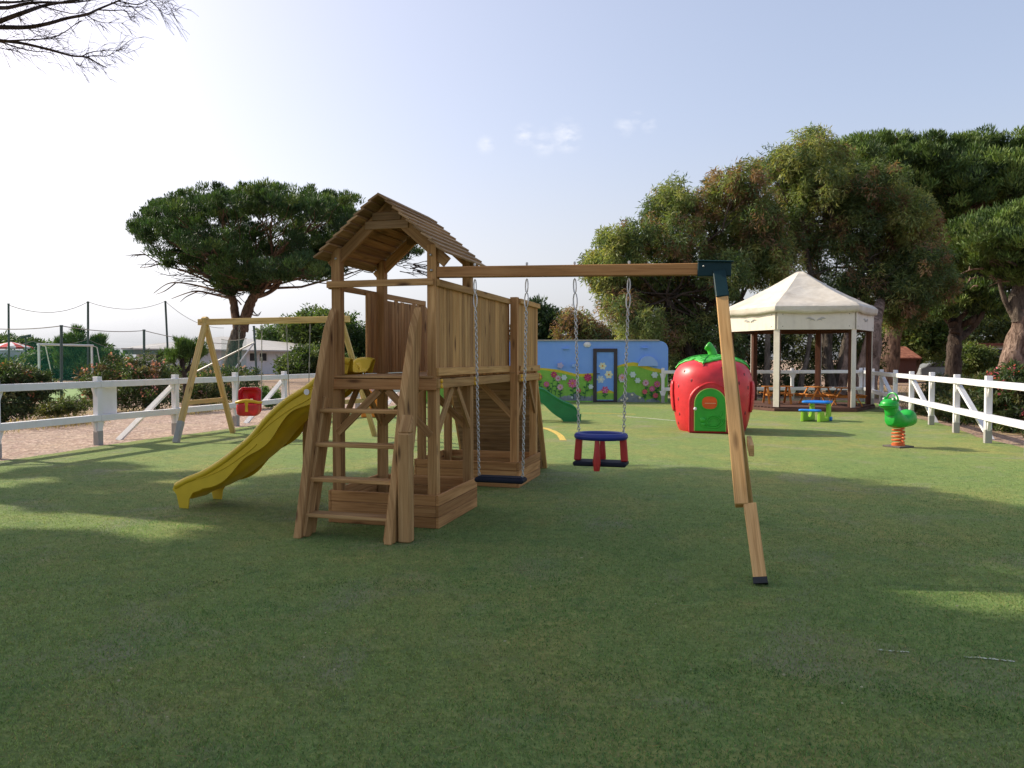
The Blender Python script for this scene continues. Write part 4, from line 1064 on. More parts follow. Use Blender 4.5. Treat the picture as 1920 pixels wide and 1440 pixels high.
# ------------------------------------------------------------------ strawberry playhouse
sc = G(1335, 812); sc = Vector((sc.x * 1.045, sc.y + .72, 0)); sc.x = AT(1335, 740, sc.y).x
SB = thing('strawberry_playhouse', 'red strawberry shaped plastic playhouse with green arched door and leafy cap', 'playhouse', sc, -.27)
prof = [(.70, 0), (.748, .10), (.795, .30), (.830, .55), (.848, .80), (.85, 1.0), (.832, 1.18), (.775, 1.33), (.675, 1.45), (.50, 1.54), (.30, 1.59), (.05, 1.61)]
def interp_r(z):
    for (r0_, z0), (r1_, z1) in zip(prof, prof[1:]):
        if z0 <= z <= z1: return r0_ + (r1_ - r0_) * (z - z0) / (z1 - z0)
    return .05
fine = []
for i in range(len(prof) - 1):
    for k in range(4):
        t = k / 4; p = smooth_path([Vector((prof[max(0, i - 1)][0], 0, prof[max(0, i - 1)][1])), Vector((prof[i][0], 0, prof[i][1])), Vector((prof[i + 1][0], 0, prof[i + 1][1])), Vector((prof[min(len(prof) - 1, i + 2)][0], 0, prof[min(len(prof) - 1, i + 2)][1]))], 4)
        fine.append((p[4 + k].x, p[4 + k].z))
fine.append(prof[-1])
mb = MB(); mb.lathe(fine, n=64); BODY = mb.build('body', M['red'], SB, smooth=True, ang=60)
# door surround: flat fronted, pointed arch, standing out of the body
yf = -.835
def arch(w, h, spring, n=14, point=0.0, z0=0.0):
    pts = [Vector((-w, 0, z0)), Vector((w, 0, z0))]
    for k in range(n + 1):
        t = math.pi * k / n; pk = math.sin(t) ** 6 * point if point else 0
        pts.append(Vector((w * math.cos(t) * (1 if not point else (1)), 0, spring + (h - spring) * math.sin(t) ** (1 if not point else .9) + pk)))
    return pts
mb = MB(); mb.prism([p + Vector((.0, yf, 0)) for p in arch(.47, 1.04, .62, 16, .05)], (0, .55, 0)); mb.build('door_surround', M['red'], SB, bevel=.03)
mb = MB(); ap_ = arch(.445, 1.01, .60, 20, .05, .02)[1:]; mb.tube([p + Vector((0, yf - .005, 0)) for p in ap_ + [Vector((-.445, 0, .02))]], .022, 8); mb.build('moulded_trim', M['red'], SB, smooth=True)
mb = MB(); mb.prism([p + Vector((-.02, yf - .035, 0)) for p in arch(.325, .95, .62, 18, 0, .045)], (0, .05, 0)); SD = mb.build('door', M['doorgreen'], SB, bevel=.012)
edgeg = plastic('light_green_edge', (.30, .52, .10), .35)
mb = MB(); mb.tube([p + Vector((-.02, yf - .036, 0)) for p in arch(.318, .943, .62, 22, 0, .052)[1:] + [Vector((-.318, 0, .052))]], .010, 6); mb.build('door_edging', edgeg, SD, smooth=True)
winm = plastic('orange_red_window', (.80, .10, .012), .3)  # opaque oval; light inside the red shell is put into its orange
el = [Vector((-.035 + .165 * math.copysign(abs(math.cos(t)) ** .75, math.cos(t)), yf - .039, .645 + .142 * math.copysign(abs(math.sin(t)) ** .8, math.sin(t)))) for t in lerp_list(0, 2 * math.pi, 33)[:-1]]
mb = MB(); mb.prism(el, (0, .01, 0)); mb.build('window', winm, SD)
mb = MB(); mb.tube([p + Vector((0, -.002, 0)) for p in el], .012, 6, closed=True); mb.build('window_rim', M['doorgreen'], SD, smooth=True)
mb = MB(); mb.box((-.02, yf - .044, .635), .22, .008, .012); mb.build('window_bar', plastic('pale_bar', (.8, .45, .25)), SD)
mb = MB(); mb.ball((-.325, yf - .05, .515), (.035, .03, .035), 12, 8); mb.build('door_knob', M['white'], SD, smooth=True)
mb = MB()   # embossed snail on the door
sp_ = [Vector((.05 + .16 * math.cos(t) * (1 - t * .045), yf - .037, .26 + .125 * math.sin(t) * (1 - t * .045))) for t in lerp_list(-2.6, 9.5, 46)]
mb.tube(sp_, .016, 6); mb.tube([(-.19, yf - .037, .16), (-.05, yf - .037, .125), (.12, yf - .037, .13), (.22, yf - .037, .20), (.26, yf - .037, .30)], .020, 6); mb.tube([(.17, yf - .037, .36), (.22, yf - .037, .42), (.23, yf - .037, .47)], .016, 6)
mb.ball((-.17, yf - .035, .285), (.065, .035, .06), 12, 8); mb.ball((-.16, yf - .035, .19), (.05, .03, .04), 12, 8); mb.build('embossed_snail', M['doorgreen'], SD, smooth=True)
# side bulges with wavy panels
for s in (-1, 1):
    mb = MB(); rows = []
    for j in range(10):
        z = .42 + .66 * j / 9; row = []
        for k in range(9):
            a = (math.pi if s < 0 else 0) + s * 0 + (-.34 + .68 * k / 8); e = 1 - ((k - 4) / 4.4) ** 4; f = 1 - ((j - 4.5) / 5) ** 4
            r = interp_r(z) + .004 + .028 * max(0, min(e, f)); row.append(Vector((r * math.cos(a), r * math.sin(a), z)))
        rows.append(row)
    mb.grid(rows if s > 0 else rows); mb.build('side_panel', M['red'], SB, smooth=True, solid=.02)
# seeds: small dark dents
sdm = plastic('dark_seed', (.16, .008, .012), .5); mb = MB(); random.seed(4)
for (az, z) in ((-2.36, 1.28), (-1.80, 1.40), (-1.28, 1.36), (-.62, 1.22), (-.50, .95), (-.55, .42), (-2.52, .98), (-2.55, .70), (-2.55, .38), (-2.86, .75), (-2.72, .18), (-.9, 1.33), (-.28, .70), (-2.08, 1.10), (-.85, 1.05), (-.2, 1.2), (.4, .8), (2.9, .5), (.2, .4)):
    r = interp_r(z); d = Vector((math.cos(az), math.sin(az), 0)); q = d * (r - .004) + Vector((0, 0, z)); rt = Matrix.Rotation(az, 3, 'Z')
    mb.ball(q, (.014, .028, .046), 10, 6, rot=rt)
mb.build('seed', sdm, BODY, smooth=True)
# leaf cap
def body_z(r):
    for (r0_, z0), (r1_, z1) in zip(fine[::-1], fine[::-1][1:]):
        if r0_ <= r <= r1_: return z0 + (z1 - z0) * (r - r0_) / max(1e-6, r1_ - r0_)
    return 1.61 if r < .1 else 1.15
cap_leaves = [(-math.pi * .97, 1.0), (-math.pi * .58, .92), (-.08, 1.0), (math.pi * .3, .95), (math.pi * .68, .95), (-math.pi*.28, .80)]
for az, sz in cap_leaves:
    mb = MB(); rows = []
    for j in range(13):
        t = j / 12; s = t * .92 * sz; w = (.30 * math.sin(math.pi * min(1, (t * .94 + .12))) ** .8 + .01) * (1 if t < .99 else .2)
        r = s * .86; z = body_z(r) + .03 + .035 * max(0, t - .8) / .2
        row = []
        for k in range(9):
            f = (k - 4) / 4; zz = body_z(math.hypot(r, f * w)) + (z - body_z(r)) + .012 - .02 * abs(f) + .012 * math.cos(j * 2.1) * abs(f) * (1 if 1 < j < 11 else 0)
            p = Vector((r, f * w, zz)); c_, s_ = math.cos(az), math.sin(az); row.append(Vector((p.x * c_ - p.y * s_, p.x * s_ + p.y * c_, p.z)))
        rows.append(row)
    mb.grid(rows); lf_ = mb.build('cap_leaf', M['leafgreen'], SB, smooth=True, solid=.03, ang=80)
    mb = MB()
    mid = [rows[j][4] + Vector((0, 0, .006)) for j in range(1, 12)]; mb.tube(mid, .012, 6)
    for j in (3, 5, 7, 9):
        for sgn in (-1, 1): mb.tube([rows[j][4] + Vector((0, 0, .005)), rows[min(j + 1, 12)][4 + sgn * 2] + Vector((0, 0, .004))], .008, 5)
    mb.build('leaf_vein', M['doorgreen'], lf_, smooth=True)
mb = MB(); mb.tube(smooth_path([(.02, 0, 1.60), (0, 0, 1.70), (-.045, 0, 1.79), (-.10, -.01, 1.85), (-.125, -.01, 1.87)], 4), [.115, .11, .10, .098, .096, .094, .092, .09, .09, .092, .096, .10, .10, .095, .085, .07, .04], 14); mb.build('stem', M['leafgreen'], SB, smooth=True, ang=80)

# ------------------------------------------------------------------ frog spring rider
fb = G(1684, 838); FR_ = thing('spring_rider', 'green frog shaped rocking rider on an orange coil spring', 'spring rider', fb, .42)
mb = MB(); mb.box((0, 0, .014), .36, .36, .028); mb.build('base_plate', plastic('dark_base_plate', (.10, .085, .075), .7), FR_, bevel=.005)
mb = MB(); pts = []
for i in range(121):
    t = i / 120; a = t * 2 * math.pi * 5.2; r = .082 + .02 * math.sin(math.pi * t); pts.append((r * math.cos(a), r * math.sin(a), .04 + .31 * t))
mb.tube(pts, .0165, 8); mb.lathe([(.11, .026), (.11, .06)], n=20); mb.lathe([(.10, .34), (.10, .375)], n=20); mb.build('spring', M['spring'], FR_, smooth=True)
# body: elliptical sections along x (head towards -x)
sec = [(-.235, .46, .52, .02), (-.225, .40, .62, .10), (-.19, .365, .685, .135), (-.12, .345, .70, .155), (-.04, .335, .625, .165), (.03, .335, .575, .17), (.09, .345, .60, .172), (.15, .35, .645, .172), (.21, .355, .665, .168), (.27, .37, .645, .155), (.315, .385, .575, .125), (.335, .40, .49, .08), (.345, .42, .45, .02)]
secs = []
for i in range(len(sec) - 1):
    for k in range(4):
        t = k / 4; secs.append([sec[i][q] + (sec[i + 1][q] - sec[i][q]) * (t * t * (3 - 2 * t) if False else t) for q in range(4)])
secs.append(list(sec[-1]))
mb = MB(); rows = []
for x, zb, zt, w in secs:
    row = []
    for k in range(24):
        a = 2 * math.pi * k / 24; c_, s_ = math.cos(a), math.sin(a)
        row.append(Vector((x, w * math.copysign(abs(c_) ** .8, c_), (zb + zt) / 2 + (zt - zb) / 2 * math.copysign(abs(s_) ** .8, s_))))
    rows.append(row)
mb.grid(rows, close_v=True); mb.cap(rows[0]); mb.cap(rows[-1][::-1]); fbod = mb.build('body', M['froggreen'], FR_, smooth=True, ang=80, subd=1)
mb = MB(); mb.tube([(-.16, 0, .60), (-.19, 0, .70), (-.21, 0, .78)], [.12, .115, .11], 18)
mb.ball((-.23, 0, .765), (.155, .155, .095), 24, 14); mb.lathe([(.02, -.012), (.13, -.012), (.158, .0), (.165, .012), (.158, .022), (.10, .03)], (-.255, 0, .735), 24)
mb.ball((-.235, 0, .722), (.15, .15, .05), 24, 10); hd = mb.build('head', M['froggreen'], FR_, smooth=True, ang=80)
for s in (-1, 1):
    mb = MB(); mb.ball((-.235, s * .085, .85), (.042, .036, .042), 14, 10); ey = mb.build('eye', M['froggreen'], hd, smooth=True)
    mb = MB(); mb.ball((-.265, s * .098, .855), (.016, .016, .02), 10, 6); mb.build('pupil', M['white'], ey, smooth=True)
mb = MB(); mb.tube([(-.16, math.cos(t) * .115, .835 + .125 * math.sin(t)) for t in lerp_list(-.15, math.pi + .15, 17)], .016, 8); 
h_ = mb.build('handle', M['froggreen'], FR_, smooth=True); h_.rotation_euler = (0, 0, 0)

# ------------------------------------------------------------------ children's table
kt = G(1526, 789); KT = thing('toddler_picnic_table', 'small plastic children\'s picnic table with blue tops and lime green legs', 'kids table', kt, -.62)
mb = MB(); 
def rr(w, d, r, z, n=6):
    pts = []
    for cx, cy, a0 in ((w - r, d - r, 0), (-w + r, d - r, math.pi / 2), (-w + r, -d + r, math.pi), (w - r, -d + r, 1.5 * math.pi)):
        for k in range(n + 1): pts.append(Vector((cx + r * math.cos(a0 + k / n * math.pi / 2), cy + r * math.sin(a0 + k / n * math.pi / 2), z)))
    return pts
mb.prism([p + Vector((.04, .16, 0)) for p in rr(.34, .24, .10, .445)], (0, 0, .055)); kto = mb.build('table_top', M['skyblue'], KT, bevel=.016)
mb = MB()
for (x, y, r) in ((-.05, .10, .07), (.16, .06, .06), (.28, .22, .08), (.02, .26, .05)): mb.lathe([(r, .50), (r + .008, .505), (r - .012, .505)], (x, y, 0), 16)
mb.tube([(-.16, .0, .502), (.0, .02, .506), (.2, -.02, .506), (.36, .02, .502)], .015, 6); mb.build('moulded_relief', M['skyblue'], kto, smooth=True)
mb = MB(); mb.prism([p + Vector((-.02, -.30, 0)) for p in rr(.265, .12, .08, .255)], (0, 0, .05)); mb.build('bench_seat', M['skyblue'], KT, bevel=.016)
for sx in (-1, 1):
    x = sx * .20 + .02
    pts = [(-.46, 0), (-.40, 0)] if False else None
    pr = [(-.42, .0), (.34, .0), (.30, .445), (.16, .445), (.15, .25)] + [(.0 + .15 * math.cos(t) - .0, .25 + .16 * math.sin(t)) for t in lerp_list(0, -math.pi, 11)][1:] + [(-.20, .255), (-.40, .255)]
    mb = MB(); mb.prism([Vector((x + (y + .1) * .12, y, z)) for y, z in pr], (.075, 0, 0)); mb.build('leg_panel', M['lime'], KT, bevel=.014)
mb = MB(); mb.box((.31, .26, .05), .13, .16, .10); mb.build('foot', M['skyblue'], KT, bevel=.02)

# ------------------------------------------------------------------ green toy slide
gy = 19.4
gp = [AT(x, y, gy) for x, y in ((1000, 726), (1018, 729), (1036, 741), (1055, 752), (1070, 758), (1080, 766), (1084, 776))]
g0 = Vector((gp[0].x - .5, gy, 0)); GS = thing('toy_slide', 'small green plastic slide with orange supports behind the wooden tower', 'slide', g0)
gl = smooth_path([Vector((p.x - g0.x, 0, p.z)) for p in gp], 4); gl = [Vector((gl[0].x - .25, 0, gl[0].z + .01))] + gl
rows = []
for p in gl: rows.append([p + Vector((0, y, z)) for y, z in ((-.26, -.13), (-.27, .0), (-.235, .02), (-.21, -.02), (-.17, -.13), (-.1, -.16), (.1, -.16), (.17, -.13), (.21, -.02), (.235, .02), (.27, .0), (.26, -.13))])
mb = MB(); mb.grid(rows); ch = mb.build('chute', M['slidegreen'], GS, smooth=True, solid=.012, ang=50)
for y in (-.265, .255):
    mb = MB()
    low = []
    for i, p in enumerate(gl):
        k = i / (len(gl) - 1); low.append(Vector((p.x - .03, y, max(.03, p.z - .20 - .24 * math.sin(math.pi * k) ** .9))))
    for i in range(len(gl) - 1): mb.prism([gl[i] + Vector((0, y, 0)), gl[i + 1] + Vector((0, y, 0)), low[i + 1], low[i]], (0, .012, 0), tone=.5)
    e = gl[-1]; y -= .003; mb.prism([(e.x - .42, y, .10), (e.x - .40, y, 0), (e.x + .04, y, 0), (e.x + .06, y, .2), (e.x - .01, y, e.z), (e.x - .2, y, .16)], (0, .018, 0), tone=.5)
    mb.build('side_skirt', M['slidegreen'], GS)
for y in (-.24, .24):
    mb = MB(); mb.prism([(gl[0].x + .12, y, .0), (gl[0].x + .36, y, 0), (gl[0].x + .30, y, .10), (gl[0].x + .2, y, gl[0].z - .12), (gl[0].x - .1, y, gl[0].z - .12), (gl[0].x - .05, y, .12), (gl[0].x - .1, y, 0)], (0, .05, 0)); mb.build('support', M['orange'], GS, bevel=.01)
    mb = MB(); mb.prism([(gl[0].x - .2, y, gl[0].z - .1), (gl[0].x + .32, y, gl[0].z - .02), (gl[0].x + .12, y, gl[0].z + .42), (gl[0].x - .02, y, gl[0].z + .52), (gl[0].x - .2, y, gl[0].z + .4)], (0, .04, 0)); mb.build('side_handle', plastic('coral_plastic', (.62, .12, .10)) if y < 0 else M['orange'], GS, bevel=.02)
mb = MB()
for i in range(3): mb.box((gl[0].x - .30 + .06 * i - .10, 0, .14 + .18 * i), .16, .44, .03)
mb.build('step', M['orange'], GS, bevel=.008)

# toys glimpsed below the tower floor
ty = G(697, 776); TY = thing('toy_playset', 'yellow and blue plastic toy playset glimpsed under the tower floor', 'toy playset', Vector((AT(697, 740, 20.5).x, 20.5, 0)))
mb = MB(); mb.prism([(-.30, 0, 0), (.22, 0, 0), (.16, 0, .55), (-.06, 0, .75), (-.22, 0, .55)], (0, .5, 0)); mb.build('side_panel', M['orange'], TY, bevel=.02)
mb = MB(); mb.prism([(.05, -.02, .55), (.40, -.02, .62), (.34, -.02, 1.1), (.18, -.02, 1.2)], (0, .3, 0)); mb.build('panel', M['blue'], TY, bevel=.02)
mb = MB(); mb.box((.22, .1, 1.24), .42, .4, .10); mb.build('roof', M['cap'], TY, bevel=.03)
tb = G(703, 779); TB = thing('ride_on_toy', 'small red and white ride-on toy lying on the turf behind the tower', 'toy', tb, .4)
mb = MB(); mb.ball((0, 0, .13), (.24, .13, .08), 16, 8); mb.ball((.14, 0, .2), (.09, .11, .07), 12, 8); mb.build('body', M['red'], TB, smooth=True)
for sx in (-.14, .14):
    mb = MB()
    for sy in (-.13, .09): mb.tube([(sx, sy, .07), (sx, sy + .04, .07)], .07, 12)
    mb.build('wheel', M['white'], TB)
# ------------------------------------------------------------------ left background: court, nets, goal, house
random.seed(77)
whitewall = painted('white_render', (.66, .66, .70), (.46, .46, .47), .8, .8, .5)
roofm = painted('pale_grey_roof', (.42, .41, .40), (.30, .29, .29), .8, 1.2, .6)
YH = 82.0
def HB(px, py, d=0): p = AT(px, py, YH + d); return p
h0 = Vector((HB(242, 700).x, YH, 0)); HSE = thing('white_house', 'long low white house with shallow grey roof behind the left swing frame', 'house', h0)
hx1 = HB(538, 700).x - h0.x; hz = HB(500, 655).z; hz2 = HB(330, 634).z
fasc = painted('green_grey_fascia', (.10, .15, .13), (.16, .20, .18), .6, 2)
mb = MB(); mb.span((.8, 0, -.0), (hx1, 9, hz)); mb.build('wall', whitewall, HSE)
rz0 = HB(392, 637).z
mb = MB(); 
mb.prism([(-.3, -1.0, hz - .02), (hx1 + .8, -1.0, hz - .25), (hx1 + .8, 4.5, hz + .5), (hx1 * .5, 4.5, rz0 + .35), (-.3, 4.5, hz + .45)], (0, 0, .14)); mb.build('roof', roofm, HSE)
mb = MB(); mb.span((-.2, -.9, hz - .55), (hx1 * .40, -.72, hz - .04)); mb.build('fascia', fasc, HSE)
for px in (300, 350, 475, 493.5):
    mb = MB(); q = HB(px, 651) - h0; big = px > 400
    mb.span((q.x - .45, -.06, hz - .35 - (.95 if big else 1.2)), (q.x + .45, .05, hz - .35)); w_ = mb.build('window', M['white_dirty'], HSE)
    mb = MB(); mb.span((q.x - .37, -.075, hz - .35 - (.88 if big else 1.1)), (q.x + .37, -.04, hz - .42)); mb.build('pane', M['black'], w_)
mb = MB(); q = HB(243, 655) - h0; mb.tube([(q.x + .4, -.5, hz - .1), (q.x + 1.0, -.1, hz - .5), (q.x + 1.0, -.1, 0)], .07, 6); mb.build('downpipe', M['white_dirty'], HSE)
# poles with netting
def pole(px, py0, py1, Y, label, r=.05, lean=0.0, group=None, mat='pole'):
    b = AT(px, py1, Y); b.z = max(0, b.z) if b.z > .3 else 0; t = AT(px + lean, py0, Y) - Vector((b.x, b.y, 0)); t.y = 0
    mb = MB(); mb.tube([(0, 0, 0), t], r, 8); mb.lathe([(r * 1.15, -.03), (r * 1.15, .03)], t, 8)
    o_ = tag(mb.build('net_pole', M[mat], None, loc=(b.x, b.y, 0), smooth=True), label, 'pole', group); return Vector((b.x, b.y, 0)) + t
ga = 'poles carrying the court netting'
tp = {}
tp[0] = pole(16, 570, 684, 42, 'thin green net pole at the far left in front of the red and white parasol', .055, group=ga)
tp[1] = pole(115, 611, 745, 29.5, 'thick short green net pole standing in front of the white goal', .055, group=ga)
tp[2] = pole(165, 566, 700, 52, 'tall green net pole rising behind the young pine by the goal', .075, group=ga)
tp[3] = pole(270, 619, 690, 36, 'short green net pole in front of the left end of the white house', .06, group=ga)
tp[4] = pole(317, 565, 700, 60, 'tall net pole leaning to the left above the white house roof', .08, -7, group=ga)
tp[5] = pole(482, 612, 702, 44, 'leaning dark net pole with two slanting stays beside the big pine trunk', .065, -6, group=ga)
st = [c for c in bpy.data.objects if c.get('label', '').startswith('leaning dark net pole')][0]
for (px, py) in ((362, 700), (440, 692)):
    mb = MB(); a = AT(477, 642, 43.9) - st.location; b = AT(px, py, 43.2) - st.location; mb.tube([a, b], .045, 6); mb.build('stay', M['steel'], st, smooth=True)
nm = N('green_netting'); tb_ = nm.n('ShaderNodeBsdfTransparent'); mxn = nm.n('ShaderNodeMixShader')
on = nm.obj(); fn = nm.noise(on, .9, 3); r_ = nm.n('ShaderNodeMapRange'); r_.inputs['To Min'].default_value = .12; r_.inputs['To Max'].default_value = .36; nm.l(fn, r_.inputs[0])
nm.l(r_.outputs[0], mxn.inputs[0]); nm.l(tb_.outputs[0], mxn.inputs[1]); nm.l(nm.b.outputs[0], mxn.inputs[2]); nm.l(mxn.outputs[0], nm.t.nodes['Material Output'].inputs[0])
nm.b.inputs['Base Color'].default_value = (.02, .20, .14, 1); nm.rough(.9)
fine_net = nm.m.copy(); fine_net.name = 'fine_grey_netting'
for x in fine_net.node_tree.nodes:
    if x.type == 'MAP_RANGE': x.inputs['To Min'].default_value = .02; x.inputs['To Max'].default_value = .06
def net(name, tops, bots, mat, label, ropes=True, sag=.25, rope_r=.018):
    """netting panel between two lines of points, with its sagging head rope"""
    rows_t, rows_b = [], []
    for i in range(len(tops) - 1):
        for k in range(10):
            t = k / 10; rows_t.append(Vector(tops[i]).lerp(Vector(tops[i + 1]), t) - Vector((0, 0, sag * 4 * t * (1 - t)))); rows_b.append(Vector(bots[i]).lerp(Vector(bots[i + 1]), t))
    rows_t.append(Vector(tops[-1])); rows_b.append(Vector(bots[-1]))
    mb = MB(); mb.grid([[a, a.lerp(b, .5), b] for a, b in zip(rows_t, rows_b)]); o_ = tag(mb.build(name, mat), label, 'net')
    mb = MB(); mb.tube(rows_t, rope_r, 5); mb.build('head_rope', M['rope'], o_, smooth=True)
    return o_
e0 = AT(-60, 612, 30); 
net('court_net', [e0, tp[1], tp[3] + Vector((0, 0, -.02)), AT(430, 645, 44)], [AT(-60, 748, 30).xyz, Vector((tp[1].x, tp[1].y, .05)), Vector((tp[3].x, tp[3].y, .05)), Vector((AT(430, 645, 44).x, 44, .1))], fine_net, 'near court netting hung between the short green poles', sag=.12)
net('court_net', [AT(-60, 645, 46), AT(60, 640, 50), AT(165, 636, 52.2), AT(250, 652, 56)], [AT(-60, 720, 46), Vector((AT(60, 640, 50).x, 50, .05)), Vector((AT(165, 640, 52.2).x, 52.2, .05)), Vector((AT(250, 652, 56).x, 56, .05))], nm.m, 'dense green netting behind the white goal', sag=.3)
net('court_net', [AT(16, 572, 42), tp[2], tp[4], AT(420, 615, 62)], [AT(16, 640, 42), AT(165, 640, 52), AT(313, 645, 60), AT(420, 650, 62)], fine_net, 'tall pale netting strung between the high poles', sag=.55)
net('court_net', [AT(415, 636, 45), AT(462, 634, 44.5)], [AT(415, 700, 45), AT(462, 700, 44.5)], nm.m, 'small green net gathered in front of the big pine trunk', sag=.1)
# goal
gb = [AT(74, 714, 46), AT(173, 700, 50)]; gz = 2.45
GO = thing('football_goal', 'white football goal frame on the green court', 'goal', Vector((gb[0].x, gb[0].y, 0)))
b1 = Vector((gb[1].x - gb[0].x, gb[1].y - gb[0].y, 0)); 
for q in (Vector((0, 0, 0)), b1): mb = MB(); mb.tube([q, q + Vector((0, 0, gz))], .065, 10); mb.build('goal_post', M['white'], GO, smooth=True)
mb = MB(); mb.tube([Vector((-.09, 0, gz)), b1 + Vector((.09, 0, gz))], .065, 10); mb.build('crossbar', M['white'], GO, smooth=True)
mb = MB()
for q in (Vector((0, 0, 0)), b1): mb.tube([q + Vector((0, 0, gz)), q + Vector((-.2, 1.0, gz - .1)), q + Vector((-.3, 1.9, .05))], .03, 6)
mb.tube([Vector((-.3, 1.9, .05)), b1 + Vector((-.3, 1.9, .05))], .03, 6); mb.build('back_stay', M['white'], GO, smooth=True)
# parasol + floodlight
pb = AT(22, 700, 62); PA = thing('parasol', 'large red and white striped parasol above a white wall at the far left', 'parasol', Vector((pb.x, pb.y, 0)))
mb = MB(); rows = []; zt, ze = AT(22, 641, 62).z, AT(22, 651, 62).z; rad = 1.55
for i in range(16):
    a = 2 * math.pi * i / 16; rows.append([Vector((0, 0, zt)), Vector((rad * .55 * math.cos(a), rad * .55 * math.sin(a), zt - (zt - ze) * .45)), Vector((rad * math.cos(a), rad * math.sin(a), ze)), Vector((rad * 1.0 * math.cos(a), rad * 1.0 * math.sin(a), ze - .12))])
mb.grid(rows, close_u=True); 
mb.M = [(f // 3) % 2 for f in range(len(mb.F))]
mb.build('canopy', [plastic('red_canvas', (.55, .03, .04), .8), M['white']], PA)
mb = MB(); mb.tube([(0, 0, 0), (0, 0, zt)], .04, 8); mb.build('pole', M['white'], PA)
wb = AT(20, 690, 60); mb = MB(); w0 = AT(-90, 652, 60); w1 = AT(46, 655, 60); mb.span((w0.x, 60, 0), (w1.x, 60.25, w1.z - .15)); mb.span((w0.x, 59.96, w1.z - .15), (w1.x + .05, 60.29, w1.z - .05)); tag(mb.build('garden_wall', whitewall), 'white rendered wall below the red and white parasol', 'wall')
fl = AT(49, 690, 58); FL = thing('floodlight', 'small floodlight on a thin pole beside the parasol', 'floodlight', Vector((fl.x, fl.y, 0)))
zf = AT(49, 632, 58).z; mb = MB(); mb.tube([(0, 0, 0), (0, 0, zf)], .05, 8); mb.build('pole', M['pole'], FL, smooth=True)
mb = MB(); mb.beam((-.25, -.1, zf), (.42, -.1, zf + .10), .32, .20); mb.build('lamp_head', M['pole'], FL, bevel=.03)

# ------------------------------------------------------------------ right background: car, hut, house
cb = AT(1772, 690, 58); CB = thing('parked_car', 'silver car parked under the dark trees beyond the right fence', 'car', Vector((cb.x, cb.y, 0)), -.12)
carp = plastic('silver_car_paint', (.26, .28, .30), .3, .5); carp2 = plastic('dark_car_glass', (.03, .035, .04), .12, .6)
ps = [(-2.05, .35), (2.0, .35), (2.08, .62), (1.95, .82), (1.15, .93), (.55, 1.42), (-.9, 1.46), (-1.75, 1.02), (-2.08, .88)]
mb = MB(); mb.prism([(x, -.82, z) for x, z in ps], (0, 1.64, 0)); mb.build('body', carp, CB, bevel=.06)
for (a, b, c, d) in (((-1.45, .98), (-.85, 1.38), (-.12, 1.37), (-.12, .98)), ((-.04, .98), (-.04, 1.37), (.5, 1.34), (.98, .98))):
    mb = MB(); mb.prism([(x, -.835, z) for x, z in (a, b, c, d)], (0, 1.67, 0)); mb.build('window', carp2, CB, bevel=.01)
for x in (-1.28, 1.28):
    for y in (-.80, .62):
        mb = MB(); mb.tube([(x, y, .32), (x, y + .18, .32)], .32, 18); wl = mb.build('wheel', M['black'], CB)
        mb = MB(); mb.tube([(x, y - .012, .32), (x, y + .192, .32)], .19, 14); mb.build('rim', M['steel'], wl)
for x in (2.05,):
    for y in (-.6, .6): mb = MB(); mb.box((x, y, .70), .06, .3, .12); mb.build('headlight', M['white'], CB, bevel=.02)
rb_ = AT(1668, 690, 52); RH = thing('tiled_hut', 'small dark hut with red tiled roof in the shade beyond the right fence', 'hut', Vector((rb_.x, rb_.y, 0)), .1)
zz = AT(1668, 672, 52).z; zt = AT(1668, 660, 52).z
tile = N('red_roof_tiles'); to = tile.obj(); wv = tile.n('ShaderNodeTexWave'); wv.inputs['Scale'].default_value = 3.2; wv.inputs['Distortion'].default_value = .6; tile.l(to, wv.inputs['Vector']); tile.col(tile.ramp(tile.noise(to, 4, 5), [(.3, (.22, .06, .035)), (.7, (.50, .19, .11))])); tile.bump(wv.outputs['Fac'], .9, .08); tile.rough(.9)
mb = MB(); mb.span((-1.5, 0, 0), (1.9, 3, zz)); mb.build('wall', painted('dark_red_wall', (.13, .05, .035), (.10, .06, .05), .9), RH)
mb = MB(); mb.prism([(-1.75, -.3, zz - .05), (2.1, -.3, zz - .05), (2.1, 1.5, zt + .3), (-1.75, 1.5, zt + .3)], (0, 0, .1)); mb.prism([(-1.75, 1.5, zt + .3), (2.1, 1.5, zt + .3), (2.1, 3.3, zz - .05), (-1.75, 3.3, zz - .05)], (0, 0, .1)); mb.build('roof', tile.m, RH)
hb = AT(1862, 690, 58); H2 = thing('cream_cottage', 'cream cottage wall with a dark window half hidden by the right pine trunk', 'cottage', Vector((hb.x, hb.y, 0)), -.1)
z0_, z1_ = AT(1862, 676, 58).z, AT(1862, 648, 58).z
mb = MB(); mb.span((-2.0, 0, 0), (5, 4, z1_)); mb.build('wall', painted('cream_wall', (.55, .50, .38), (.40, .36, .28), .9, 1), H2)
mb = MB(); mb.span((-2.4, -.5, z1_), (5.4, 4.4, z1_ + .18)); mb.build('roof', tile.m, H2)
mb = MB(); q = AT(1872, 660, 58).x - hb.x; mb.span((q - .55, -.05, z0_ + .25), (q + .55, .03, z1_ - .2)); w_ = mb.build('window', M['white_dirty'], H2); mb = MB(); mb.span((q - .45, -.065, z0_ + .33), (q + .45, -.03, z1_ - .28)); mb.build('pane', M['black'], w_)

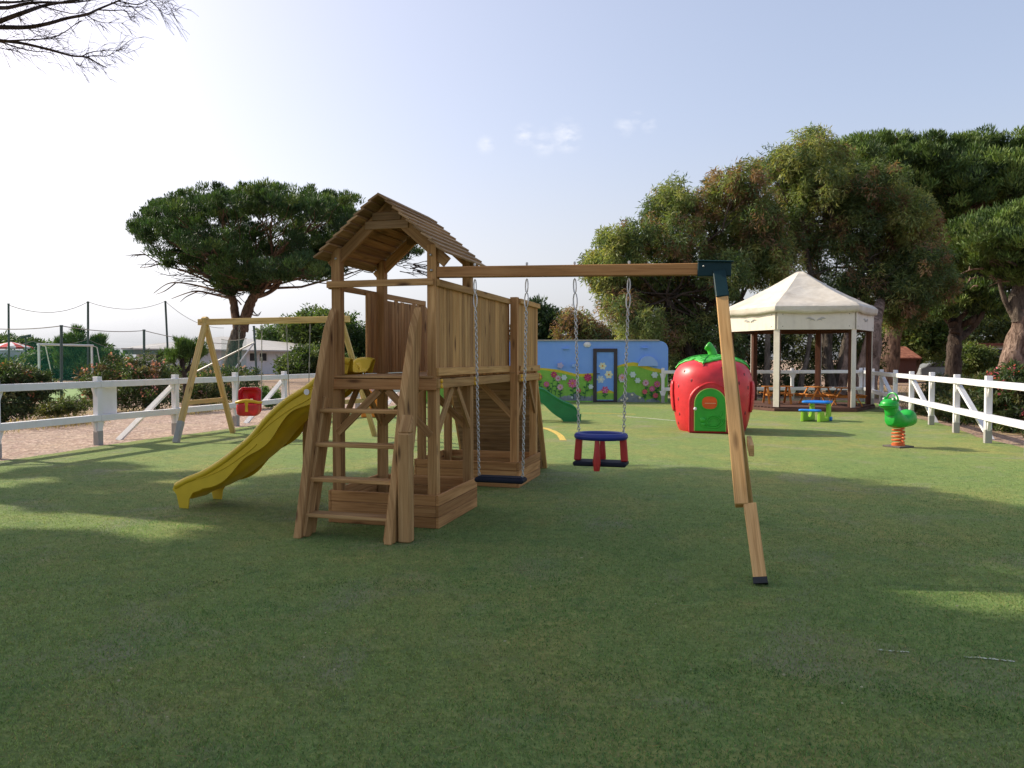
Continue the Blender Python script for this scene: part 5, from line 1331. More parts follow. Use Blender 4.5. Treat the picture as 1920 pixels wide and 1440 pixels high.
# ------------------------------------------------------------------ vegetation
PINE = [(.042, .085, .030), (.064, .115, .036), (.105, .160, .046), (.028, .056, .022)]
PINEW = [3, 4, 2, 2]
ACA = [(.215, .260, .092), (.150, .200, .074), (.300, .315, .110), (.245, .160, .090), (.280, .170, .105), (.090, .135, .056)]
DARK = [(.045, .085, .030), (.065, .115, .036), (.085, .135, .045)]
BUSH = [(.060, .105, .030), (.090, .135, .040), (.040, .075, .025), (.12, .14, .05)]
def blob_at(px, py, rx, ry, Y, rd=None, dy=0):
    c = AT(px, py, Y + dy); k = Y / FPX
    return (np.array(c), np.array([rx * k, rd if rd is not None else rx * k, ry * k]))
def grow(root, blobs, nclump, crad, nper, pal, w, style, ln, wd, mat, shell=.5, trunk_top=None, bark_mat=None, limb_r=.12, twig=True, flat_bottom=False, crown='crown', nb=9, seeds=None, pertone=None):
    """crown (one leaf mesh) + limbs from the trunk top to the blobs"""
    o_ = np.array(root.location); CE, DI, CO = [], [], []; limbs = MB()
    tot = sum((b[1][0] * b[1][1] * b[1][2]) ** (2 / 3) for b in blobs)
    for bi, b in enumerate(blobs):
        n = max(4, int(nclump * (b[1][0] * b[1][1] * b[1][2]) ** (2 / 3) / tot))
        cl, d = clumps_in(b, n, shell, flat_bottom)
        ww = w if pertone is None else pertone[bi]
        cr = crad * RNG.uniform(.65, 1.35, n)
        c, di, co = leaves_from(cl, cr, nper, pal, ww, style)
        keep = c[:, 2] > .02
        CE.append(c[keep]); DI.append(di[keep]); CO.append(co[keep])
        if trunk_top is not None:
            tt = Vector(trunk_top[bi % len(trunk_top)]) if isinstance(trunk_top, list) else Vector(trunk_top)
            e = Vector(b[0]) - Vector((0, 0, b[1][2] * .25)); path = branch_path(tt, e, .03, .05, 6)
            limbs.tube([p - Vector(o_) for p in path], [limb_r * (1 - .72 * k / 6) for k in range(7)], 7)
            if twig:
                for q in RNG.choice(n, size=min(n, nb), replace=False):
                    s_ = path[random.choice((3, 4, 5))]; pp = branch_path(s_, Vector(cl[q]), .02, .07, 4)
                    limbs.tube([p - Vector(o_) for p in pp], [limb_r * (.34 - .26 * k / 4) for k in range(5)], 5)
    CE = np.concatenate(CE) - o_; DI = np.concatenate(DI); CO = np.concatenate(CO); n = len(CE)
    cr_ = leaf_mesh(crown, mat, root, CE, DI, ln * RNG.uniform(.65, 1.3, n), wd * RNG.uniform(.7, 1.3, n), CO)
    if limbs.F: limbs.build('limb', bark_mat or M['bark_grey'], root, smooth=True, ang=80)
    return cr_
def trunk(root, pts, rads, mat, name='trunk', n=12):
    pts = smooth_path([Vector(p) - root.location for p in pts], 5); rr_ = []
    for i in range(len(pts)):
        k = i / (len(pts) - 1) * (len(rads) - 1); j = min(int(k), len(rads) - 2); rr_.append((rads[j] + (rads[j + 1] - rads[j]) * (k - j)) * random.uniform(.93, 1.07))
    mb = MB(); mb.tube(pts, rr_, max(n, 8) + 4, rough=.10 if rads[0] > .12 else .05); return mb.build(name, mat, root, smooth=True, ang=80)
random.seed(91)
# --- big umbrella pine on the left
YP = 55.0
def pt(px, py, Y=YP): return AT(px, py, Y)
base = pt(428, 714); base.z = 0
UP = thing('umbrella_pine', 'broad umbrella pine with forked trunk rising behind the left swing frame', 'pine tree', base)
trunk(UP, [Vector((base.x, base.y, -.2)), pt(434, 690), pt(440, 650), pt(452, 612), pt(455, 598)], [.80, .62, .52, .44, .42], M['bark_grey'])
trunk(UP, [pt(447, 625), pt(441, 590), pt(437, 562), pt(424, 545), pt(408, 530)], [.36, .31, .27, .22, .15], M['bark_pine'], 'branch')
trunk(UP, [pt(453, 620), pt(463, 585), pt(474, 560), pt(490, 542), pt(510, 526)], [.44, .38, .32, .26, .17], M['bark_pine'], 'branch')
trunk(UP, [pt(477, 556), pt(496, 552), pt(516, 541), pt(530, 524)], [.22, .16, .12, .06], M['bark_pine'], 'branch')
for l_ in (((470, 575), (481, 590), (490, 584)), ((452, 571), (445, 562), (447, 566)), ((473, 590), (484, 592), (489, 585)), ((434, 556), (405, 545), (372, 536), (335, 530), (312, 533), (288, 550)), ((424, 548), (390, 528), (350, 510), (300, 494), (262, 470)), ((436, 560), (405, 553), (372, 546), (352, 549), (322, 560)), ((330, 530), (310, 545), (292, 552)), ((372, 546), (350, 556), (338, 566)), ((300, 494), (280, 500), (262, 502)), ((500, 540), (540, 528), (590, 518), (640, 512)), ((505, 530), (560, 522), (620, 524), (690, 500)), ((560, 525), (620, 532), (660, 528))):
    trunk(UP, [pt(x, y, YP + random.uniform(-2, 2)) for x, y in l_], [.10, .07, .045, .02] if len(l_) > 3 else [.05, .04, .025, .012], M['bark_pine'], 'branch', 6)
tw_ = MB()
for k in range(120):
    x = random.uniform(270, 790); y = 505 + 45 * math.exp(-((x - 440) / 90) ** 2) - (18 if x < 330 else 0) + random.uniform(-14, 6); p = pt(x, y, YP + random.uniform(-4, 4)); d = norm(Vector((random.uniform(-1, 1) + (x - 480) / 260, random.uniform(-.6, .6), random.uniform(-.35, .12)))); q = [p]
    for s_ in range(5): d = norm(d + Vector((random.uniform(-.25, .25), random.uniform(-.2, .2), random.uniform(-.15, .22)))); q.append(q[-1] + d * random.uniform(.18, .42))
    tw_.tube([a - UP.location for a in q], [.035, .03, .025, .02, .015, .01], 4)
    e = q[3]; tw_.tube([e - UP.location, e + norm(d + Vector((.2, .3, -.5))) * .5 - UP.location], [.02, .008], 4)
tag(tw_.build('twig', M['bark_dark'], UP, smooth=True), kind='stuff')
ub = []
dsc = lambda x, a: math.sqrt(max(.12, 1 - ((x - 512) / 272) ** 2)) * a
for (x, y, rx, ry) in ((268, 438, 28, 24), (285, 412, 34, 26), (318, 392, 40, 24), (365, 382, 46, 22), (420, 376, 48, 24), (478, 371, 50, 22), (535, 372, 50, 22), (590, 376, 46, 22), (636, 386, 36, 24), (310, 440, 42, 26), (352, 462, 44, 28), (345, 425, 40, 24), (395, 440, 26, 26), (440, 410, 34, 22), (478, 448, 44, 24), (432, 475, 52, 22),
                       (460, 505, 62, 26), (415, 508, 40, 26), (450, 535, 48, 18), (500, 490, 42, 30), (546, 478, 34, 28), (540, 415, 28, 20), (585, 420, 30, 20), (588, 466, 44, 26), (632, 432, 36, 24), (650, 462, 40, 24), (612, 494, 40, 20), (676, 430, 34, 26), (700, 470, 38, 22), (745, 468, 32, 18), (770, 470, 20, 14), (380, 490, 38, 24), (330, 480, 30, 18)):
    ub.append(blob_at(x, y, rx, ry, YP, dsc(x, 3.2), random.uniform(-1, 1) * dsc(x, 6.5)))
for (x, y, rx, ry) in ((330, 400, 50, 18), (420, 384, 56, 18), (510, 380, 60, 18), (600, 388, 54, 18), (680, 425, 45, 20), (400, 460, 60, 24), (560, 500, 60, 20)):
    for sd_ in (-1, 1): ub.append(blob_at(x, y, rx, ry, YP, dsc(x, 3.0), sd_ * dsc(x, 8)))
grow(UP, ub, 1000, .56, 150, PINE, PINEW, 'pine', .32, .060, M['needle'], .5, [pt(410, 528), pt(510, 526), pt(430, 545), pt(475, 548)], M['bark_pine'], .11, True, False, nb=6)

# --- bushes and trees at the left
def bush(label, blobs, n, crad, nper, pal=BUSH, w=None, style='round', ln=.12, wd=.05, name='shrub', cat='shrub', group=None, flowers=None, mat='leaf', crown='foliage', shell=.45, stems=False):
    c = np.mean([b[0] for b in blobs], axis=0); o_ = thing(name, label, cat, Vector((c[0], c[1], 0)), 0, group)
    grow(o_, blobs, n, crad, nper, pal, w or [1] * len(pal), style, ln, wd, M[mat], shell, crown=crown)
    mb = MB()
    for b in (blobs[:4] if stems else ()):
        for k in range(4):
            a = Vector((b[0][0] + random.uniform(-.2, .2) * b[1][0], b[0][1] + random.uniform(-.2, .2), 0)) - o_.location; e = Vector(b[0]) + Vector((random.uniform(-.6, .6) * b[1][0], random.uniform(-.5, .5) * b[1][1], b[1][2] * random.uniform(.1, .6))) - o_.location
            mb.tube(branch_path(a, e, 0, .05, 4), [.03, .026, .02, .014, .008], 5)
    if stems: mb.build('stem', M['bark_grey'], o_, smooth=True)
    if flowers:
        fn_, fc = flowers; k = int(fn_); tot = []
        for b in blobs:
            d = RNG.normal(size=(k, 3)); d[:, 1] -= .7; d[:, 2] += .5; d /= np.linalg.norm(d, axis=1, keepdims=True); tot.append(b[0] + d * b[1] * RNG.uniform(.85, 1.05, (k, 1)))
        tot = np.concatenate(tot); fc_ = np.repeat(tot, 7, axis=0) + RNG.normal(size=(len(tot) * 7, 3)) * .06
        cols = np.array(fc) * RNG.uniform(.7, 1.25, (len(fc_), 1))
        leaf_mesh('blossom', M['leaf'], o_, fc_ - np.array(o_.location), RNG.normal(size=fc_.shape), .075, .065, cols)
    return o_
OLE = [(.055, .090, .035), (.085, .120, .045), (.040, .062, .028), (.13, .13, .06), (.12, .075, .045)]
OW = [3, 3, 2, 1, 1]
bush('olive green oleander hedge with pink flowers behind the left fence post', [blob_at(x, y, rx, ry, 22.5 + d, .8) for x, y, rx, ry, d in ((185, 715, 34, 34, .5), (225, 705, 38, 40, 1), (270, 705, 36, 42, .6), (305, 715, 26, 36, .8), (240, 742, 60, 26, 0), (300, 745, 30, 24, .2), (200, 742, 30, 26, 0))], 330, .22, 46, OLE, OW, ln=.13, wd=.030, name='oleander_bush', flowers=(7, (.46, .20, .20)), group='oleander bushes')
bush('dark oleander clump with a few reddish tips at the left picture edge', [blob_at(x, y, rx, ry, 18.6 + d, .8) for x, y, rx, ry, d in ((-25, 725, 50, 48, .3), (25, 715, 36, 34, .6), (60, 715, 20, 20, .8), (10, 762, 44, 34, 0), (-40, 770, 40, 30, 0), (78, 732, 22, 16, .8))], 300, .20, 46, OLE, OW, ln=.13, wd=.032, name='oleander_bush', flowers=(3, (.34, .14, .09)), group='oleander bushes')
bush('low pale oleander plant in front of the court edge at the left', [blob_at(x, y, rx, ry, 20.6, .6) for x, y, rx, ry in ((95, 768, 24, 17), (122, 762, 28, 18), (148, 760, 18, 14), (75, 772, 18, 14))], 90, .16, 40, [(.10, .125, .045), (.15, .155, .06), (.065, .09, .035)], None, ln=.12, wd=.028, name='oleander_bush', group='oleander bushes', stems=False)
bush('oleander bush with pale pink flowers behind the red baby swing', [blob_at(x, y, rx, ry, 27 + d, .8) for x, y, rx, ry, d in ((392, 725, 30, 28, 0), (430, 712, 34, 26, 1.4), (465, 722, 30, 34, .5), (420, 742, 40, 24, 0), (380, 745, 26, 22, 0), (355, 735, 20, 26, 0))], 240, .22, 42, OLE, OW, ln=.14, wd=.032, name='oleander_bush', flowers=(6, (.50, .27, .27)), group='oleander bushes', stems=False)
bush('small bright green bush on the gravel beside the red baby swing', [blob_at(x, y, rx, ry, 24.5, .5) for x, y, rx, ry in ((505, 742, 18, 18), (515, 750, 12, 14), (497, 752, 14, 12))], 70, .15, 44, [(.07, .14, .03), (.10, .18, .045)], None, ln=.10, wd=.03)
# young pines
def young_pine(label, px, base_py, top_py, Y, w, tiers, name='young_pine', nc=64):
    b = AT(px, base_py, Y); b.z = 0; t = thing(name, label, 'pine tree', b); top = AT(px, top_py, Y); H_ = top.z
    trunk(t, [b, b + Vector((.05, 0, H_ * .35)), b + Vector((-.05, 0, H_ * .7)), b + Vector((0, 0, H_ * .97))], [.10, .08, .055, .02], M['bark_dark'], n=8)
    bl = []
    for (dx, py, rx, ry) in tiers: bl.append(blob_at(px + dx, py, rx, ry, Y, rx * Y / FPX * .8, random.uniform(-.4, .4)))
    grow(t, bl, nc, .15 * Y / 24, 60, [(.085, .150, .038), (.125, .205, .052), (.060, .110, .032)], [2, 2, 1], 'pine', .24 * Y / 24, .022 * Y / 24, M['needle'], .5, b + Vector((0, 0, H_ * .45)), M['bark_dark'], .035, True, nb=3)
young_pine('young pine with upright tips growing behind the white goal', 147, 720, 611, 56, 40, ((0, 640, 18, 20), (-25, 645, 16, 12), (28, 650, 20, 18), (-10, 670, 40, 20), (30, 675, 32, 18), (0, 622, 9, 12), (-38, 640, 10, 7), (42, 636, 8, 12), (10, 655, 24, 18), (-20, 660, 22, 14)), nc=170)
young_pine('small open-crowned young pine beside the left swing frame', 345, 728, 632, 25, 40, ((-30, 662, 16, 14), (-8, 650, 20, 14), (14, 645, 18, 14), (24, 660, 18, 12), (0, 668, 22, 10), (-22, 678, 12, 8), (36, 650, 8, 8)))
bush('dense dark green shrubs behind the goal net', [blob_at(x, y, rx, ry, 60, 3) for x, y, rx, ry in ((60, 690, 60, 30), (120, 692, 60, 28), (180, 690, 50, 30), (215, 696, 34, 20), (100, 668, 30, 22), (200, 676, 30, 18), (-20, 690, 50, 30))], 300, .7, 40, DARK, None, ln=.36, wd=.14)
bush('grey green shrubs at the left end of the white house', [blob_at(x, y, rx, ry, 66, 3) for x, y, rx, ry in ((275, 702, 36, 14), (310, 702, 40, 14), (240, 698, 30, 12), (360, 698, 40, 16), (222, 688, 18, 10))], 200, .6, 36, [(.10, .13, .07), (.15, .165, .09), (.07, .10, .05)], None, ln=.34, wd=.10)
bush('row of dark round tree tops behind the parasol', [blob_at(x, y, rx, ry, 95, 3) for x, y, rx, ry in ((10, 640, 14, 8), (32, 638, 10, 7), (62, 644, 12, 10), (-20, 640, 20, 9), (75, 660, 14, 20))], 90, .8, 40, DARK, None, ln=.45, wd=.18)
bush('rounded silvery green bush at the right end of the white house', [blob_at(x, y, rx, ry, 74, 3) for x, y, rx, ry in ((570, 682, 46, 26), (610, 676, 40, 24), (590, 664, 36, 14), (545, 690, 24, 14), (640, 690, 40, 20), (590, 700, 70, 14))], 330, .75, 46, [(.075, .115, .040), (.11, .15, .055), (.05, .085, .03)], None, ln=.36, wd=.13)
def broad_tree(label, base, tops, blobs, n, crad, nper, pal, w, style, ln, wd, tmat, rads, name='broadleaf_tree', cat='tree', mat='leaf', limb_r=.12, pertone=None, shell=.5, nb=6):
    t = thing(name, label, cat, Vector((base[0], base[1], 0)))
    bb = Vector((base[0], base[1], -.1)); ends = []
    for i, tp_ in enumerate(tops):
        tv = Vector(tp_); trunk(t, [bb + Vector((i * .12, 0, 0)), bb.lerp(tv, .4) + Vector((random.uniform(-.15, .15), 0, 0)), bb.lerp(tv, .75) + Vector((random.uniform(-.2, .2), random.uniform(-.2, .2), 0)), tv], [r * (1 if i == 0 else .7) for r in rads], tmat); ends.append(tv)
    grow(t, blobs, n, crad, nper, pal, w, style, ln, wd, M[mat], shell, ends, tmat, limb_r, True, nb=nb, pertone=pertone)
    return t
broad_tree('light green rounded tree behind the left swing beam', AT(575, 712, 88), [AT(575, 650, 88)], [blob_at(x, y, rx, ry, 88, 3.5) for x, y, rx, ry in ((560, 615, 34, 26), (590, 600, 34, 20), (610, 622, 40, 34), (575, 640, 44, 30), (630, 606, 24, 22))], 300, .9, 44, [(.10, .15, .04), (.14, .19, .05), (.06, .10, .03)], [2, 1, 2], 'round', .45, .17, M['bark_dark'], [.5, .4, .3, .2])
broad_tree('dark tree filling the gap beside the left tower posts', AT(660, 715, 86), [AT(655, 650, 86)], [blob_at(x, y, rx, ry, 86, 3.5) for x, y, rx, ry in ((645, 622, 36, 38), (680, 640, 34, 30), (665, 668, 40, 30), (700, 660, 40, 34), (650, 690, 40, 22), (720, 690, 60, 24))], 330, .9, 44, [(.045, .085, .025), (.09, .14, .035), (.03, .06, .02)], [2, 1, 2], 'round', .45, .17, M['bark_dark'], [.5, .4, .3, .2])
bush('dark low tree left of the light green tree behind the house', [blob_at(x, y, rx, ry, 96, 3.5) for x, y, rx, ry in ((505, 628, 22, 18), (525, 640, 26, 24), (545, 625, 20, 16))], 120, 1.0, 42, DARK, None, ln=.5, wd=.18)
# behind the hut
broad_tree('dark cypress-like tree above the left end of the painted hut', AT(1018, 712, 46), [AT(1018, 620, 46)], [blob_at(x, y, rx, ry, 46, 1.6) for x, y, rx, ry in ((1008, 580, 18, 20), (1022, 600, 26, 26), (1005, 625, 28, 30), (1036, 625, 22, 24), (1010, 660, 40, 40), (985, 640, 30, 50))], 240, .48, 44, [(.020, .045, .016), (.032, .065, .022), (.045, .08, .028)], [2, 2, 1], 'pine', .30, .08, M['bark_dark'], [.28, .22, .16, .1], mat='needle')
broad_tree('rust brown and green tree behind the painted hut roof', AT(1090, 712, 44), [AT(1090, 650, 44)], [blob_at(x, y, rx, ry, 44, 1.6) for x, y, rx, ry in ((1072, 600, 28, 18), (1095, 606, 26, 18), (1075, 625, 36, 24), (1115, 628, 36, 24), (1145, 625, 28, 18), (1165, 640, 34, 20), (1100, 660, 70, 30))], 270, .45, 44, ACA, [1, 2, 1, 4, 4, 2], 'droop', .26, .06, M['bark_dark'], [.25, .2, .15, .1])

# --- the large mixed tree behind hut and pavilion
YA = 33.5
G_, B_ = [5, 4, 4, .7, .5, 2], [3, 3, 2, 4, 3.2, 2]; D_ = [1, 3, .6, 1, .6, 5]
acb = [(1135, 510, 40, 30, G_), (1165, 478, 42, 36, G_), (1195, 440, 36, 34, D_), (1240, 400, 40, 40, D_), (1265, 372, 40, 30, G_), (1220, 500, 50, 50, D_), (1180, 540, 44, 36, G_), (1160, 580, 36, 36, B_), (1135, 545, 26, 26, G_), (1200, 610, 46, 36, G_),
       (1270, 450, 50, 46, B_), (1320, 400, 44, 40, B_), (1355, 360, 44, 36, B_), (1395, 340, 40, 32, B_), (1305, 500, 50, 50, D_), (1265, 560, 46, 50, D_), (1245, 630, 40, 40, B_), (1290, 620, 44, 50, G_), (1320, 570, 46, 50, B_),
       (1360, 440, 54, 50, G_), (1420, 400, 50, 50, B_), (1400, 470, 54, 50, G_), (1360, 520, 50, 46, D_), (1430, 480, 50, 60, G_), (1240, 680, 40, 36, D_), (1300, 680, 44, 36, D_), (1350, 640, 44, 60, D_), (1215, 560, 36, 30, B_), (1118, 492, 30, 20, G_), (1125, 525, 30, 22, G_), (1150, 455, 34, 22, G_)]
broad_tree('huge olive and rust coloured drooping tree behind the painted hut and playhouse', AT(1330, 716, YA), [AT(1315, 600, YA), AT(1250, 560, YA), AT(1390, 560, YA)], [blob_at(x, y, rx * .92, ry * .92, YA, 1.5, random.uniform(-1.8, 1.8)) for x, y, rx, ry, w in acb], 1600, .40, 84, ACA, None, 'droop', .235, .042, M['bark_dark'], [.42, .36, .26, .18], name='acacia_tree', limb_r=.07, pertone=[b[4] for b in acb], shell=.6)
acb2 = [(1470, 330, 36, 30, G_), (1440, 310, 24, 22, G_), (1500, 300, 50, 34, G_), (1512, 272, 40, 24, G_), (1550, 310, 44, 36, G_), (1535, 350, 50, 40, G_), (1480, 370, 50, 44, B_), (1580, 350, 40, 44, G_), (1540, 410, 60, 50, G_), (1600, 420, 50, 56, D_), (1480, 430, 46, 46, D_), (1560, 470, 60, 46, D_), (1660, 400, 46, 40, G_),
        (1690, 380, 30, 24, G_), (1690, 430, 44, 50, B_), (1640, 470, 50, 50, G_), (1700, 490, 46, 44, G_), (1450, 500, 44, 50, G_), (1480, 545, 40, 40, G_), (1640, 540, 60, 40, D_), (1700, 550, 50, 36, D_), (1560, 540, 60, 40, D_), (1400, 400, 40, 36, B_), (1720, 440, 40, 44, B_), (1735, 500, 44, 40, D_), (1700, 400, 40, 36, G_), (1650, 350, 50, 40, D_), (1745, 540, 46, 36, B_), (1610, 380, 50, 50, G_), (1690, 590, 40, 30, D_)]
broad_tree('tall olive green tree with pale dry limbs rising above the pavilion roof', AT(1560, 714, 34.5), [AT(1545, 560, 34.5), AT(1505, 420, 34.5), AT(1620, 500, 34.5)], [blob_at(x, y, rx * .92, ry * .92, 34.5, 1.5, random.uniform(-1.8, 1.8)) for x, y, rx, ry, w in acb2], 1700, .40, 84, ACA, None, 'droop', .235, .042, M['bark_grey'], [.25, .2, .16, .1], name='acacia_tree', limb_r=.055, pertone=[b[4] for b in acb2], shell=.6)
# undergrowth and trunks seen through the pavilion
bush('dark undergrowth behind the pavilion and the back fence', [blob_at(x, y, rx, ry, 33 + d, 1.2) for x, y, rx, ry, d in ((1270, 720, 40, 26, 0), (1330, 715, 50, 34, 0), (1400, 690, 40, 50, 1), (1450, 720, 40, 30, 0), (1510, 715, 40, 28, 1), (1440, 640, 50, 50, 2), (1530, 620, 60, 50, 4), (1500, 650, 50, 40, 3), (1560, 660, 50, 40, 3), (1600, 690, 40, 34, 3), (1380, 620, 40, 40, 2), (1620, 650, 40, 40, 4))], 460, .42, 56, [(.06, .085, .03), (.035, .055, .022), (.11, .12, .045), (.02, .035, .016)], None, ln=.20, wd=.06)
def bare_trunk(label, pts, rads, mat, name='slender_tree'):
    b = Vector(pts[0]); b.z = 0; t = thing(name, label, 'tree', b); trunk(t, pts, rads, mat); return t
def rp(px, py, Y): return AT(px, py, Y)
b0 = rp(1624, 735, 31); b0.z = -.1
PT = thing('old_pine', 'thick reddish pine trunk just right of the pavilion', 'tree', Vector((b0.x, b0.y, 0)))
trunk(PT, [b0, rp(1628, 690, 31), rp(1636, 640, 31), rp(1641, 605, 31.4), rp(1650, 570, 33.0), rp(1660, 540, 35)], [.46, .38, .32, .27, .2, .1], M['bark_pale'])
for lab, x0, x1, r in (('leaning grey trunk behind the left picnic table', 1500, 1520, .16), ('curved grey trunk left of centre behind the pavilion', 1434, 1440, .20), ('pale flaking trunk behind the right side of the pavilion', 1578, 1592, .22), ('second pale flaking trunk close to the right pavilion post', 1597, 1602, .16)):
    b0 = rp(x0, 735, 31.5); b0.z = -.1; bare_trunk(lab, [b0, rp(x0 + 3, 710, 31.5), rp((x0 + x1) / 2 + 2, 680, 31.6), rp(x1, 620, 31.8), rp(x1 + 8, 560, 32.5)], [r * .8, r * .7, r * .62, r * .5, r * .35], M['bark_grey'] if x0 < 1520 else M['bark_pale'])
# --- umbrella pines at the right
YR = 40.0
b0 = rp(1893, 706, YR); b0.z = -.1
RP = thing('umbrella_pine', 'large bright-topped umbrella pine with twisted trunk at the right edge', 'pine tree', Vector((b0.x, b0.y, 0)))
trunk(RP, [b0, rp(1898, 680, YR), rp(1908, 640, YR), rp(1916, 605, YR), rp(1912, 580, YR)], [.72, .60, .54, .46, .38], M['bark_pale'])
trunk(RP, [rp(1912, 600, YR), rp(1906, 570, YR), rp(1912, 540, YR), rp(1926, 510, YR)], [.42, .36, .30, .2], M['bark_grey'], 'branch')
trunk(RP, [rp(1908, 600, YR), rp(1890, 575, YR), rp(1876, 540, YR), rp(1870, 500, YR)], [.20, .13, .10, .06], M['bark_grey'], 'branch', 8)
trunk(RP, [rp(1912, 575, YR), rp(1925, 545, YR), rp(1945, 520, YR)], [.36, .28, .18], M['bark_grey'], 'branch')
rbk = [blob_at(x, y, rx, ry, YR, 2.2, d) for x, y, rx, ry, d in ((1835, 430, 46, 22, -2), (1880, 415, 46, 22, -2), (1925, 405, 46, 24, -2), (1975, 405, 50, 26, 0), (1820, 455, 40, 26, 0), (1870, 455, 56, 28, -3), (1925, 450, 56, 30, -3), (1850, 480, 50, 24, 1), (1900, 490, 60, 26, 0), (1960, 470, 50, 36, 1), (1880, 430, 60, 30, 3), (1810, 480, 26, 18, 1), (1930, 510, 50, 18, -1))]
PINER = [(.062, .110, .030), (.100, .160, .040), (.150, .215, .055), (.038, .070, .024)]
grow(RP, rbk, 620, .50, 140, PINER, [3, 4, 3, 2], 'pine', .27, .055, M['needle'], .55, [rp(1870, 500, YR), rp(1926, 510, YR), rp(1945, 520, YR)], M['bark_grey'], .13, True, nb=5)
for k in range(26):      # dry reddish twigs hanging below the crown
    a = rp(random.uniform(1800, 1905), random.uniform(495, 540), YR + random.uniform(-1, 2)); b_ = a + Vector((random.uniform(-1.6, .4), random.uniform(-.5, .5), random.uniform(-.5, .2)))
    if k < 12: trunk(RP, [a, a.lerp(b_, .5) + Vector((0, 0, .1)), b_], [.05, .035, .012], M['bark_pale'], 'branch', 5)
YR2 = 47.0
b0 = rp(1662, 708, YR2); b0.z = -.1
RP2 = thing('umbrella_pine', 'tallest umbrella pine spreading a wide layered crown over the right background', 'pine tree', Vector((b0.x, b0.y, 0)))
trunk(RP2, [b0, rp(1672, 640, YR2), rp(1690, 560, YR2), rp(1720, 480, YR2), rp(1740, 420, YR2)], [.60, .5, .42, .34, .2], M['bark_pine'])
rb2 = [blob_at(x, y, rx, ry, YR2, 2.6, d) for x, y, rx, ry, d in ((1595, 280, 40, 16, 0), (1640, 274, 50, 18, 1), (1700, 272, 56, 18, 0), (1760, 278, 56, 22, 0), (1820, 275, 56, 20, 1), (1880, 276, 56, 20, 0), (1940, 282, 60, 24, 0), (1610, 310, 56, 24, -2), (1680, 305, 56, 26, -2), (1745, 308, 60, 26, -3), (1810, 312, 60, 28, -2), (1880, 318, 60, 30, -2), (1950, 330, 60, 34, -2),
       (1640, 340, 60, 30, -2), (1720, 350, 56, 28, -2), (1790, 352, 60, 30, -3), (1860, 360, 60, 30, -2), (1930, 372, 60, 34, 0), (1690, 375, 40, 24, -1), (1760, 385, 56, 26, -1), (1830, 395, 50, 22, 1), (1700, 330, 80, 50, 4), (1800, 340, 90, 50, 4), (1900, 340, 90, 50, 4), (1760, 420, 50, 26, 1))]
grow(RP2, rb2, 1000, .60, 130, PINER, [3, 4, 3, 3], 'pine', .31, .065, M['needle'], .55, [rp(1740, 420, YR2), rp(1728, 450, YR2), rp(1720, 480, YR2)], M['bark_pine'], .16, True, nb=5)
# dark branching tree in the right middle distance
b0 = rp(1786, 706, 45); b0.z = -.1
DT = thing('branching_tree', 'dark many-branched tree in shade between the car and the right pine', 'tree', Vector((b0.x, b0.y, 0)))
trunk(DT, [b0, rp(1788, 670, 45), rp(1790, 640, 45), rp(1794, 615, 45)], [.50, .42, .36, .32], M['bark_dark'])
for l_ in (((1790, 640), (1815, 622), (1835, 600), (1850, 575)), ((1792, 625), (1798, 600), (1812, 585), (1822, 566)), ((1790, 622), (1782, 605), (1770, 595), (1752, 588)), ((1796, 612), (1822, 600), (1832, 580), (1828, 560)), ((1788, 610), (1786, 595), (1790, 578), (1800, 560)), ((1825, 610), (1840, 590), (1838, 570))):
    trunk(DT, [rp(x, y, 45 + random.uniform(-.6, .6)) for x, y in l_], [.24, .18, .13, .06], M['bark_dark'], 'branch', 8)
grow(DT, [blob_at(x, y, rx, ry, 45, 1.6, random.uniform(-1, 1)) for x, y, rx, ry in ((1770, 570, 26, 22), (1835, 560, 30, 26), (1800, 545, 40, 20), (1745, 575, 22, 18), (1860, 575, 30, 30), (1730, 545, 40, 18))], 220, .45, 60, PINER, [2, 3, 2, 2], 'pine', .32, .075, M['needle'], .5)
# fill behind: separate bushes and trees
bush('olive green bush with yellow tips behind the dark branching tree', [blob_at(x, y, rx, ry, 56, 2) for x, y, rx, ry in ((1720, 600, 36, 30), (1750, 625, 40, 28), (1700, 630, 36, 30), (1735, 650, 40, 24), (1690, 600, 30, 30), (1770, 650, 30, 30))], 260, .65, 44, [(.08, .13, .035), (.13, .16, .05), (.05, .085, .028)], None, ln=.30, wd=.12)
broad_tree('dark shaded pine mass between the tall pine crowns at the right', AT(1700, 712, 57), [AT(1710, 560, 57), AT(1790, 560, 57)], [blob_at(x, y, rx, ry, 57, 2, random.uniform(-1, 1)) for x, y, rx, ry in ((1690, 510, 60, 50), (1750, 500, 60, 50), (1810, 510, 60, 46), (1870, 530, 60, 40), (1660, 560, 50, 40), (1730, 555, 50, 36), (1800, 560, 50, 34), (1930, 540, 60, 40), (1770, 450, 60, 40))], 420, .7, 60, [(.05, .085, .03), (.075, .115, .038), (.13, .085, .06), (.03, .055, .022)], [3, 2, 1.5, 2], 'pine', .36, .09, M['bark_pine'], [.4, .34, .26, .18], name='pine_tree', cat='pine tree', mat='needle')
bush('grey green wooded slope behind the right pine trunk', [blob_at(x, y, rx, ry, 66, 3) for x, y, rx, ry in ((1840, 620, 50, 28), (1890, 610, 50, 34), (1860, 590, 60, 30), (1930, 630, 50, 40), (1800, 630, 40, 34), (1760, 600, 50, 40), (1900, 650, 60, 30))], 300, .8, 44, [(.07, .10, .04), (.11, .14, .055), (.04, .065, .028)], None, ln=.38, wd=.15)
